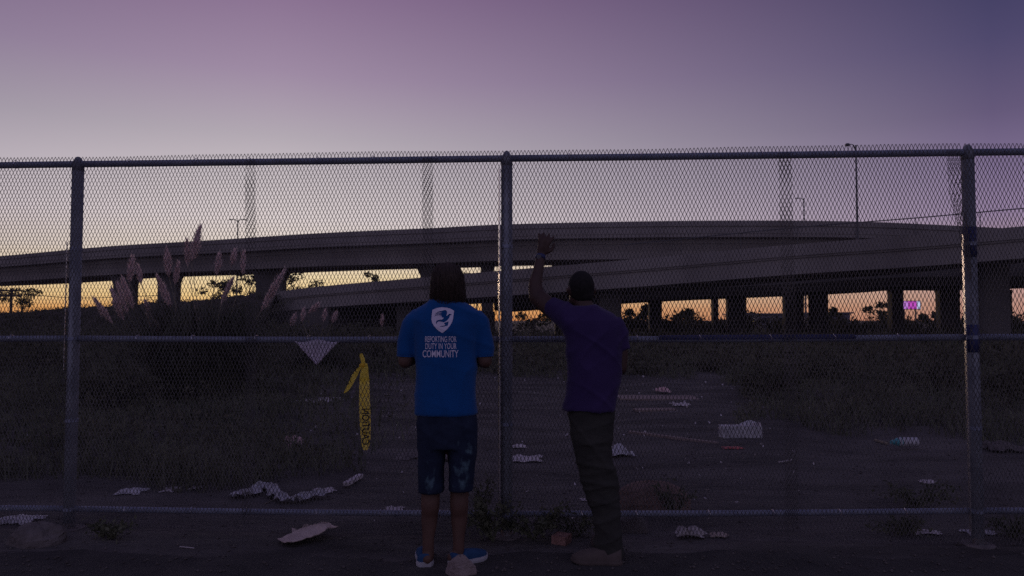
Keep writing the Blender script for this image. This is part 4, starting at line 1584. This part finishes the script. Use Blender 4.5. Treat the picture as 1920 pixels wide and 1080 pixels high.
def shoe(parent, heel, ang, length, width, upper, sole, sole_h=0.028, ankle=0.075):
    """heel: back of the sole on the ground; ang: direction of the toe"""
    d = Vector((math.cos(ang), math.sin(ang), 0))
    s = Vector((-d.y, d.x, 0))

    def outline(t):
        return width / 2 * (0.62 + 0.38 * math.sin(min(t / 0.16, 1) * math.pi / 2)) * (1 - 0.12 * math.sin(math.pi * min(max((t - 0.2) / 0.45, 0), 1))) * (1.04 if t < 0.75 else 1.04 * math.sqrt(max(1 - ((t - 0.75) / 0.255) ** 2, 0.02)))

    n = 18
    V, Fc = [], []
    for j in range(n + 1):
        t = j / n
        w = outline(t) * 1.06
        sp = 0.006 * max(0, (t - 0.7) / 0.3) ** 2
        for (q, z) in ((-1, 0.0 + sp * 2), (-1.03, sole_h * 0.5 + sp), (-0.98, sole_h + sp), (0.98, sole_h + sp), (1.03, sole_h * 0.5 + sp), (1, 0.0 + sp * 2)):
            V.append(heel + d * (t * length) + s * (w * q) + Vector((0, 0, z + 0.006)))
    m_ = 6
    for j in range(n):
        for k in range(m_):
            k2 = (k + 1) % m_
            Fc.append([j * m_ + k, j * m_ + k2, (j + 1) * m_ + k2, (j + 1) * m_ + k])
    Fc.append(list(range(m_))[::-1])
    Fc.append([n * m_ + k for k in range(m_)])
    V2, F2 = [], []
    hs = []
    for j in range(n + 1):
        t = j / n
        w = outline(t) * 0.97
        if t < 0.32:
            hh_ = ankle * (0.86 + 0.14 * math.cos(t * 9))
        else:
            hh_ = sole_h + 0.012 + (ankle - sole_h - 0.006) * math.cos(min((t - 0.32) / 0.72, 1) * math.pi / 2) ** 0.8 * 0.98
        K = 10
        for k in range(K + 1):
            a = math.pi * k / K
            x = math.cos(a)
            z = math.sin(a) ** 0.75
            V2.append(heel + d * (0.006 + t * (length - 0.012)) + s * (w * math.copysign(abs(x) ** 0.7, x)) + Vector((0, 0, sole_h * 0.8 + 0.006 + (hh_ - sole_h * 0.8) * z)))
    K1 = 11
    for j in range(n):
        for k in range(K1 - 1):
            F2.append([j * K1 + k, j * K1 + k + 1, (j + 1) * K1 + k + 1, (j + 1) * K1 + k])
    F2.append(list(range(K1))[::-1])
    F2.append([n * K1 + k for k in range(K1)])
    o = Vector(parent.location)
    u = link('shoe', mesh_py('shoe', [v - o for v in V2], F2), upper, parent, smooth=True)
    link('sole', mesh_py('sole', [v - o for v in V], Fc), sole, u)
    return u


def shift(mb, o):
    mb.V = [v - o for v in mb.V]
    return mb


def folds(seed, amp, freq=18, org=Vector((0, 0, 0))):
    r = np.random.default_rng(seed)
    q = r.normal(size=(7, 3)) * freq
    q[:, 2] *= 0.7
    ph = r.uniform(0, 6.28, 7)

    def f(co):
        s = np.zeros(len(co))
        for k in range(7):
            s += np.sin(co @ q[k] + ph[k] + 1.3 * np.sin(co @ q[(k + 2) % 7] * 0.5))
        return (s / 3.0) * amp
    return f


def drape(seed, amp, waves, base=0.3):
    """soft cloth folds: rounded ridges running across each wave vector, broken up along their length"""
    r = np.random.default_rng(seed)
    fl = folds(seed + 1, amp * base, 12)
    W_ = [(np.array(w), r.uniform(0, 6.28), r.normal(size=3) * 7, r.uniform(0, 6.28)) for w in waves]

    def f(co):
        s = fl(co)
        for w, ph, q, p2 in W_:
            x = co @ w + ph + 0.9 * np.sin(co @ q + p2)
            rid = (1 - np.abs(np.sin(x))) ** 2.2
            s = s + amp * rid * (0.35 + 0.65 * np.clip(np.sin(co @ (q * 0.9) + ph) + 0.3, 0, 1)) - amp * 0.05
        return s
    return f


def head_parts(person, org, hc, look, skin, rx=0.075, ry=0.095, rz=0.115):
    """eyes and lips on the side the person looks to"""
    look = Vector(look).normalized()
    sd_ = Vector((look.y, -look.x, 0)).normalized()
    for s in (-1, 1):
        p = hc + look * (ry * 0.86) + sd_ * (s * 0.031) + Vector((0, 0, 0.0))
        link('eye', MB().ball(p - org, (0.013, 0.012, 0.008), 12, 8).mesh('eye'), MT['eye'], person, smooth=True)
        link('iris', MB().ball(p + look * 0.0095 - org, (0.006, 0.005, 0.006), 10, 6).mesh('iris'), MT['hair_short'], person, smooth=True)
    p = hc + look * (ry * 0.84) + Vector((0, 0, -0.062))
    link('lips', MB().ball(p - org, (0.024, 0.016, 0.009), 12, 8).mesh('lips'), MT['lip'], person, smooth=True)


def add_head(mb, hc, look, neck, chest, rx=0.075, ry=0.094, rz=0.116, neck_r=0.054):
    look = Vector(look).normalized()
    sd_ = Vector((look.y, -look.x, 0)).normalized()
    mb.ball(hc + Vector((0, 0, 0.02)) - look * 0.008, (rx, ry, rz * 0.86), 20, 14)
    mb.ball(hc + look * 0.022 + Vector((0, 0, -0.05)), (rx * 0.80, ry * 0.74, rz * 0.58), 18, 12)
    mb.limb([hc + look * ry * 0.86 + Vector((0, 0, 0.012)), hc + look * (ry * 0.98 + 0.012) + Vector((0, 0, -0.026))], [0.009, 0.013], 10)
    for s in (-1, 1):
        e = hc + sd_ * (s * (rx + 0.006)) - look * 0.006
        mb.limb([e + Vector((0, 0, 0.016)), e + sd_ * s * 0.014 - look * 0.012 + Vector((0, 0, 0.002)), e + Vector((0, 0, -0.028))], [0.010, 0.013, 0.009], 8)
    mb.limb([neck, hc + Vector((0, 0, -0.05)) - look * 0.012], [neck_r, neck_r * 0.94], 14)
    mb.limb([chest, neck], [neck_r * 1.3, neck_r], 14)


# ---- person in the blue shirt
Y1 = 4.46


def Q(px, py, dy=0.0):
    return U(px, py, Y1 + dy)


s1 = Y1 / FPX
org1 = Vector((Q(838, 1055).x, Y1, 0))
pa = empty('person', org1)
tag(pa, 'person with long dark hair in blue printed t-shirt, denim shorts and blue slip-ons', 'person')
mb = MB()
hc = Q(839, 531, 0.0)
add_head(mb, hc, (0.05, 1, -0.12), Q(838, 563, 0.005), Q(838, 600, 0.02))
# torso under the clothes
mb.loft([(Q(838, 578), 0.11, 0.065), (Q(837, 600), 0.175, 0.082), (Q(836, 640), 0.165, 0.098), (Q(836, 700), 0.150, 0.098), (Q(837, 760), 0.160, 0.105), (Q(838, 800), 0.165, 0.11), (Q(838, 830), 0.155, 0.105)], 26)
# legs
for hx, kx, ax, dy, ay in ((812, 808, 803, 0.0, -0.02), (863, 862, 860, 0.02, 0.0)):
    zc_ = 1
    mb.limb([Q(hx, 805), Q((hx + kx) / 2, 850, dy), Q(kx, 905, dy + 0.01), Q(kx - 1, 945, dy - 0.012), Q((kx + ax) / 2, 970, dy), Q(ax, 1015, ay), Vector((Q(ax, 1015, ay).x, Y1 + ay, 0.045))],
            [0.088, 0.078, 0.056, 0.056, 0.050, 0.035, 0.036], 16)
# bare heels and feet inside the shoes
ankL = Vector((Q(803, 1015).x, Y1 - 0.02, 0.05))
ankR = Vector((Q(860, 1015).x, Y1, 0.05))
mb.limb([ankL + Vector((0, -0.03, -0.005)), ankL + Vector((-0.01, 0.07, -0.012))], [0.034, 0.028], 12)
mb.limb([ankR + Vector((-0.035, -0.02, -0.005)), ankR + Vector((0.06, 0.05, -0.012))], [0.034, 0.028], 12)
# arms, forearms folded forward towards the fence
for sgn, sx, ex, wx in ((-1, 786, 760, 790), (1, 890, 909, 884)):
    sh = Q(sx, 596, 0.01)
    el = Q(ex, 677, -0.01)
    wr = Q(wx, 662, 0.24)
    mb.limb([sh, Q((sx + ex) / 2 + sgn * 3, 632, 0.0), el], [0.044, 0.043, 0.044], 14)
    mb.limb([el, el.lerp(wr, 0.45) + Vector((0, 0, -0.006)), wr], [0.044, 0.040, 0.029], 14)
    hand(mb, wr, (wr - el).normalized() + Vector((0, 0, 0.35)), (0, -0.35, 1), -sgn, 0.95, 0.45)
shift(mb, org1).fused('body', MT['skin'], pa, 0.0085, 5)
head_parts(pa, org1, hc, (0.05, 1, -0.12), None)

# hair: a full bob down to the collar, with loose strands
mb = MB()
mb.loft([(Q(838, 493), 0.012, 0.012), (Q(838, 496), 0.044, 0.05), (Q(838.5, 502), 0.073, 0.088), (Q(839, 513), 0.091, 0.112), (Q(840, 527), 0.098, 0.118), (Q(840, 541), 0.101, 0.112), (Q(840.5, 553), 0.104, 0.095), (Q(841, 563), 0.101, 0.080), (Q(841, 570), 0.088, 0.062)], 40, 2.1)
# pull the hair back off the face
mb.V = [Vector((v.x, min(v.y, Y1 + 0.055) if (Q(838, 505).z > v.z) else v.y, v.z)) for v in mb.V]


def hairn(co):
    an = np.arctan2(co[:, 1], co[:, 0])
    return 0.0032 * np.sin(an * 34 + 8 * np.sin(co[:, 2] * 30)) + 0.003 * np.sin(an * 15 + co[:, 2] * 25)


hr = shift(mb, org1).fused('hair', MT['hair'], pa, 0.006, 3, noise=hairn)
n = 900
hp = Q(839, 497) - org1
Vh, Fh = [], []
rh = np.random.default_rng(5)
for k in range(n):
    a = rh.uniform(0, 2 * np.pi)
    if 0.25 * np.pi < a < 0.75 * np.pi:
        continue
    pts = []
    rj = rh.uniform(0.97, 1.07)
    ends = rh.uniform(552, 574)
    aj = rh.normal(0, 0.1)
    for t in np.linspace(rh.uniform(0, 0.5), 1, 6):
        py = 497 + (ends - 497) * t
        prof_x = np.interp(py, [493, 496, 502, 513, 527, 541, 553, 563, 575], [0.012, 0.044, 0.073, 0.091, 0.098, 0.101, 0.105, 0.104, 0.100])
        prof_y = np.interp(py, [493, 496, 502, 513, 527, 541, 553, 563, 575], [0.012, 0.05, 0.088, 0.112, 0.118, 0.112, 0.10, 0.090, 0.08])
        aa = a + aj * t
        c = Q(839.5, py) - org1
        pts.append(c + Vector((math.cos(aa) * prof_x * rj, min(math.sin(aa) * prof_y * rj, 0.06), 0)) + Vector(rh.normal(0, 0.0015, 3)))
    b0 = len(Vh)
    tdir = Vector((-math.sin(a), math.cos(a), 0))
    for i, p in enumerate(pts):
        w = 0.0022 * (1 - 0.6 * i / 5)
        Vh += [p - tdir * w, p + tdir * w]
    for i in range(len(pts) - 1):
        q = b0 + i * 2
        Fh.append([q, q + 1, q + 3, q + 2])
link('strands', mesh_py('strands', Vh, Fh), MT['hair'], hr)

# shirt
mb = MB()
mb.loft([(Q(838, 560), 0.072, 0.066), (Q(838, 565), 0.105, 0.075), (Q(838, 572), 0.150, 0.085), (Q(837, 584), 0.205, 0.098), (Q(837, 600), 0.222, 0.108), (Q(836, 625), 0.205, 0.118), (Q(835, 660), 0.186, 0.122),
         (Q(835, 700), 0.180, 0.125), (Q(836, 740), 0.182, 0.130), (Q(837, 765), 0.184, 0.134), (Q(837.5, 777), 0.185, 0.135)], 36, 2.4)
for sgn, p in ((-1, [(790, 592), (772, 612), (763, 640), (761, 668)]), (1, [(886, 592), (900, 612), (907, 640), (908.5, 668)])):
    P = [Q(a_, b_, 0.0) for a_, b_ in p]
    mb.tube(P, [0.064, 0.064, 0.060, 0.056], 20)
sh1 = shift(mb, org1).fused('shirt', MT['blue_shirt'], pa, 0.0085, 4, noise=drape(3, 0.0085, [(15, 3, 6), (-12, 2, 8), (6, 0, 17)]))

def ring(name, parent, cen, rx, ry, tilt, rad, mat, org):
    pts = []
    for k in range(33):
        t = 2 * math.pi * k / 32
        pts.append(Vector(cen) - org + (tilt @ Vector((math.cos(t) * rx, math.sin(t) * ry, 0))))
    return link(name, MB().tube(pts, rad, 8, cap=False).mesh(name), mat, parent, smooth=True)


ring('collar', sh1, Q(838, 561.5, 0.005), 0.078, 0.070, Matrix.Rotation(R(12), 3, 'X'), 0.0085, MT['blue_shirt'], org1)
ring('sleeve_hem', sh1, Q(761.3, 667.5), 0.0535, 0.0535, Matrix.Rotation(R(3), 3, 'Y'), 0.0040, MT['blue_shirt'], org1)
ring('sleeve_hem', sh1, Q(908.3, 667.5), 0.0535, 0.0535, Matrix.Rotation(R(-3), 3, 'Y'), 0.0040, MT['blue_shirt'], org1)

# shorts
mb = MB()
mb.loft([(Q(838, 765), 0.172, 0.118), (Q(838.5, 790), 0.178, 0.126), (Q(838.5, 815), 0.180, 0.130), (Q(838, 838), 0.178, 0.125)], 32, 2.6)
mb.loft([(Q(811, 815), 0.092, 0.118), (Q(809.5, 850), 0.082, 0.108), (Q(808.5, 885), 0.078, 0.098), (Q(808.5, 922), 0.079, 0.092)], 26, 2.4)
mb.loft([(Q(865, 815), 0.092, 0.118), (Q(866.5, 850), 0.084, 0.108), (Q(865.5, 885), 0.076, 0.098), (Q(864, 919), 0.074, 0.092)], 26, 2.4)
so1 = mb.fused('shorts', MT['denim'], None, 0.0085, 3, noise=drape(9, 0.0075, [(10, 3, 18), (-12, 0, 15)]))
so1.parent = pa
so1.matrix_parent_inverse = Matrix.Translation(-org1)

shoe(pa, Vector((Q(798, 1058).x + 0.008, Y1 - 0.075, 0)), R(100), 0.255, 0.094, MT['shoe_blue'], MT['sole'])
shoe(pa, Vector((Q(848, 1050).x - 0.005, Y1 - 0.055, 0)), R(38), 0.26, 0.094, MT['shoe_blue'], MT['sole'])

# print on the shirt back
bvh = BVHTree.FromPolygons([v.co.copy() for v in sh1.data.vertices], [list(p.vertices) for p in sh1.data.polygons])


def on_shirt(px, py, off=0.0025):
    o = Vector((0, 0, CAMH)) - org1
    d = ray(px, py).normalized()
    h = bvh.ray_cast(o, d)
    return (h[0] - d * off) if h[0] is not None else (U(px, py, Y1 - 0.13) - org1)


for txt, x0, x1, y0, y1 in (('REPORTING FOR', 797, 856, 630.5, 641.5), ('DUTY IN YOUR', 797.5, 856, 643.5, 654.5), ('COMMUNITY', 792.5, 859.5, 656.5, 670)):
    tv, tf = text_mesh(txt, 0.008)
    link('lettering', mesh_py('lettering', [on_shirt(x0 + (x1 - x0) * v[0], y1 - (y1 - y0) * v[1]) for v in tv], tf), MT['print'], sh1)


def inside(poly, P):
    x, y = P[:, 0], P[:, 1]
    r = np.zeros(len(P), bool)
    n = len(poly)
    for i in range(n):
        (xa, ya), (xb, yb) = poly[i], poly[(i + 1) % n]
        c = ((ya > y) != (yb > y)) & (x < (xb - xa) * (y - ya) / (yb - ya + 1e-12) + xa)
        r ^= c
    return r


def smooth_poly(p, n=6):
    out = []
    m = len(p)
    for i in range(m):
        p0, p1, p2, p3 = [np.array(p[(i + k) % m], float) for k in (-1, 0, 1, 2)]
        for k in range(n):
            t = k / n
            out.append(tuple(0.5 * ((2 * p1) + (p2 - p0) * t + (2 * p0 - 5 * p1 + 4 * p2 - p3) * t * t + (-p0 + 3 * p1 - 3 * p2 + p3) * t ** 3)))
    return out


shield = [(97, 190), (110, 182), (170, 158), (250, 145), (340, 152), (400, 168), (463, 204), (455, 260), (444, 340), (430, 390), (395, 452), (340, 520), (265, 582), (190, 535), (130, 470), (92, 405), (80, 345), (88, 260)]
body_ = smooth_poly([(425, 268), (398, 280), (386, 305), (365, 345), (330, 378), (290, 398), (240, 388), (200, 388), (175, 405), (160, 432), (157, 395), (172, 372), (215, 356), (262, 350), (295, 318), (330, 292), (356, 280), (372, 260), (392, 256)])
wing = smooth_poly([(330, 292), (300, 320), (262, 318), (250, 312), (255, 298), (210, 292), (258, 280), (170, 282), (128, 305), (165, 268), (255, 262), (185, 252), (140, 268), (180, 236), (260, 242), (205, 228), (160, 244), (205, 216), (262, 204), (310, 192), (338, 208), (345, 240)], 4)
tail = smooth_poly([(300, 408), (340, 395), (368, 386), (364, 425), (350, 458), (322, 462), (270, 474), (218, 468), (290, 455), (312, 440), (300, 428)])
gs = 3.3
gxs, gys = np.meshgrid(np.arange(75, 470, gs), np.arange(140, 590, gs))
Pc = np.stack([gxs.ravel() + gs / 2, gys.ravel() + gs / 2], 1)
mask = inside(shield, Pc) & ~inside(body_, Pc) & ~inside(wing, Pc) & ~inside(tail, Pc)
cache, V, Fc = {}, [], []


def vid(a, b):
    key = (round(a, 2), round(b, 2))
    if key not in cache:
        cache[key] = len(V)
        V.append(on_shirt(800 + a / 9.0, 560 + b / 9.0))
    return cache[key]


for (a, b), mk in zip(np.stack([gxs.ravel(), gys.ravel()], 1), mask):
    if mk:
        Fc.append([vid(a, b), vid(a + gs, b), vid(a + gs, b + gs), vid(a, b + gs)])
link('emblem', mesh_py('emblem', V, Fc), MT['print'], sh1)

# ---- man in the purple shirt
Y2 = 4.56


def W(px, py, dy=0.0):
    return U(px, py, Y2 + dy)


org2 = Vector((W(1140, 1040).x, Y2 - 0.05, 0))
pb_ = empty('person', org2)
tag(pb_, 'man in dark purple t-shirt and black trousers, one hand raised against the fence', 'person')
mb = MB()
hc2 = W(1088, 545, 0.10)
look2 = (-0.42, 1, -0.05)
add_head(mb, hc2, look2, W(1097, 578, 0.06), W(1104, 612, 0.03), 0.078, 0.098, 0.115, 0.058)
mb.loft([(W(1100, 590, 0.03), 0.12, 0.065), (W(1104, 610, 0.03), 0.140, 0.080), (W(1112, 650, 0.02), 0.140, 0.090), (W(1112, 700, 0.01), 0.145, 0.095), (W(1108, 755, 0.0), 0.122, 0.09), (W(1108, 800, 0.0), 0.11, 0.085)], 24)
# raised arm
hand_w = fw(1014, 479, -0.095)
el = U(1008, 556, 4.80)
mb.limb([W(1068, 602, 0.03), U(1040, 584, 4.68), el], [0.062, 0.060, 0.058], 16)
mb.limb([el, U(1004, 534, 4.83), U(1009, 508, 4.87), hand_w], [0.057, 0.046, 0.036, 0.029], 16)
kn = fw(1023, 446, -0.088)
hand(mb, hand_w, kn - hand_w, (0.1, -1, 0.15), 1, 1.15, 0.36, 0.6)
# other arm, bent forward at the waist
el2 = W(1163, 690, 0.02)
mb.limb([W(1146, 620, 0.02), W(1163, 650, 0.02), el2], [0.046, 0.044, 0.042], 14)
wr2 = W(1142, 712, 0.22)
mb.limb([el2, el2.lerp(wr2, 0.5), wr2], [0.042, 0.037, 0.029], 14)
hand(mb, wr2, wr2 - el2, (0.2, 0.1, 1), -1, 1.0, 0.5)
# legs inside the trousers
for dy in (-0.03, 0.09):
    mb.limb([W(1109, 795, 0.0), W(1112, 850, dy), W(1124, 905, dy), W(1138, 965, dy), W(1144, 1010, dy), W(1146, 1036, dy - 0.01)], [0.075, 0.07, 0.06, 0.052, 0.042, 0.04], 12)
shift(mb, org2).fused('body', MT['skin_dark'], pb_, 0.0085, 4)
head_parts(pb_, org2, hc2, look2, None)
# close-cropped hair as a cap on the skull
lk = Vector(look2).normalized()
mb = MB()
mb.ball(hc2 + Vector((0, 0, 0.022)) - lk * 0.014, (0.083, 0.096, 0.103), 26, 18)
mb.ball(hc2 + Vector((0, 0, -0.028)) - lk * 0.040, (0.066, 0.060, 0.060), 22, 14)
sdv = Vector((lk.y, -lk.x, 0))
# shaved to a hairline: keep it off the face
mb.V = [v - lk * max(0, (v - hc2).dot(lk) - (0.045 + max(0, (v - hc2).z) * 0.35)) for v in mb.V]
shift(mb, org2).fused('hair', MT['hair_short'], pb_, 0.0075, 2, noise=folds(21, 0.0010, 160))
# watch band
d = (hand_w - U(1009, 508, 4.87)).normalized()
wc = hand_w - d * 0.012 - org2
bd = link('wristband', MB().tube([wc - d * 0.014, wc - d * 0.012, wc + d * 0.012, wc + d * 0.014], [0.030, 0.0335, 0.0335, 0.030], 18).mesh('wristband'), MT['band'], pb_, smooth=True)
link('face', MB().box(wc + Vector((-0.012, -0.031, 0)), (0.026, 0.010, 0.028)).mesh('face'), MT['steel_far'], bd)

# shirt
mb = MB()
mb.loft([(W(1098, 574, 0.05), 0.068, 0.066), (W(1099, 580, 0.045), 0.105, 0.075), (W(1101, 590, 0.04), 0.160, 0.088), (W(1104, 602, 0.035), 0.190, 0.105), (W(1110, 620, 0.03), 0.185, 0.115), (W(1114, 645, 0.025), 0.176, 0.122),
         (W(1114, 680, 0.02), 0.168, 0.126), (W(1112, 720, 0.01), 0.163, 0.128), (W(1107, 750, 0.005), 0.160, 0.130), (W(1104.5, 768, 0.0), 0.158, 0.132)], 36, 2.4)
mb.tube([W(1085, 610, 0.03), W(1066, 597, 0.05), W(1048, 585, 0.10), U(1035, 578, 4.71)], [0.085, 0.082, 0.072, 0.066], 22)
mb.tube([W(1146, 606, 0.03), W(1160, 625, 0.025), W(1167, 657, 0.02)], [0.062, 0.060, 0.052], 20)
shift(mb, org2).fused('shirt', MT['purple_shirt'], pb_, 0.0085, 4, noise=drape(14, 0.0095, [(13, 3, 9), (-10, 2, 13), (16, 0, -5)]))
# trousers
mb = MB()
mb.loft([(W(1108, 758), 0.140, 0.108), (W(1108.5, 780), 0.139, 0.115), (W(1109, 800), 0.132, 0.118), (W(1110, 828), 0.126, 0.12)], 30, 2.4)
for dy, wk in ((-0.02, 1.0), (0.10, 0.90)):
    mb.loft([(W(1110, 800, dy), 0.126 * wk, 0.095), (W(1110, 828, dy), 0.122 * wk, 0.092), (W(1112, 852, dy), 0.114 * wk, 0.090), (W(1118, 878, dy), 0.114 * wk, 0.088), (W(1125, 908, dy), 0.112 * wk, 0.085), (W(1132, 938, dy), 0.098 * wk, 0.080),
             (W(1137, 962, dy - 0.01), 0.085 * wk, 0.077), (W(1140, 995, dy - 0.02), 0.080 * wk, 0.076), (W(1141, 1026, dy - 0.03), 0.086 * wk, 0.080), (W(1142, 1050, dy - 0.035), 0.082 * wk, 0.082)], 26, 2.2)
shift(mb, org2).fused('trousers', MT['pants'], pb_, 0.009, 3, noise=drape(17, 0.0105, [(7, 3, 24), (-9, 0, 30), (14, 4, 9)]))
gl = G(1166, 1056)
shoe(pb_, Vector((gl.x, Y2 - 0.10, 0)), R(176), 0.305, 0.108, MT['shoe_brown'], MT['shoe_brown'], 0.022, 0.085)
shoe(pb_, Vector((W(1146, 1030).x, Y2 + 0.06, 0)), R(100), 0.29, 0.104, MT['shoe_brown'], MT['shoe_brown'], 0.022, 0.085)
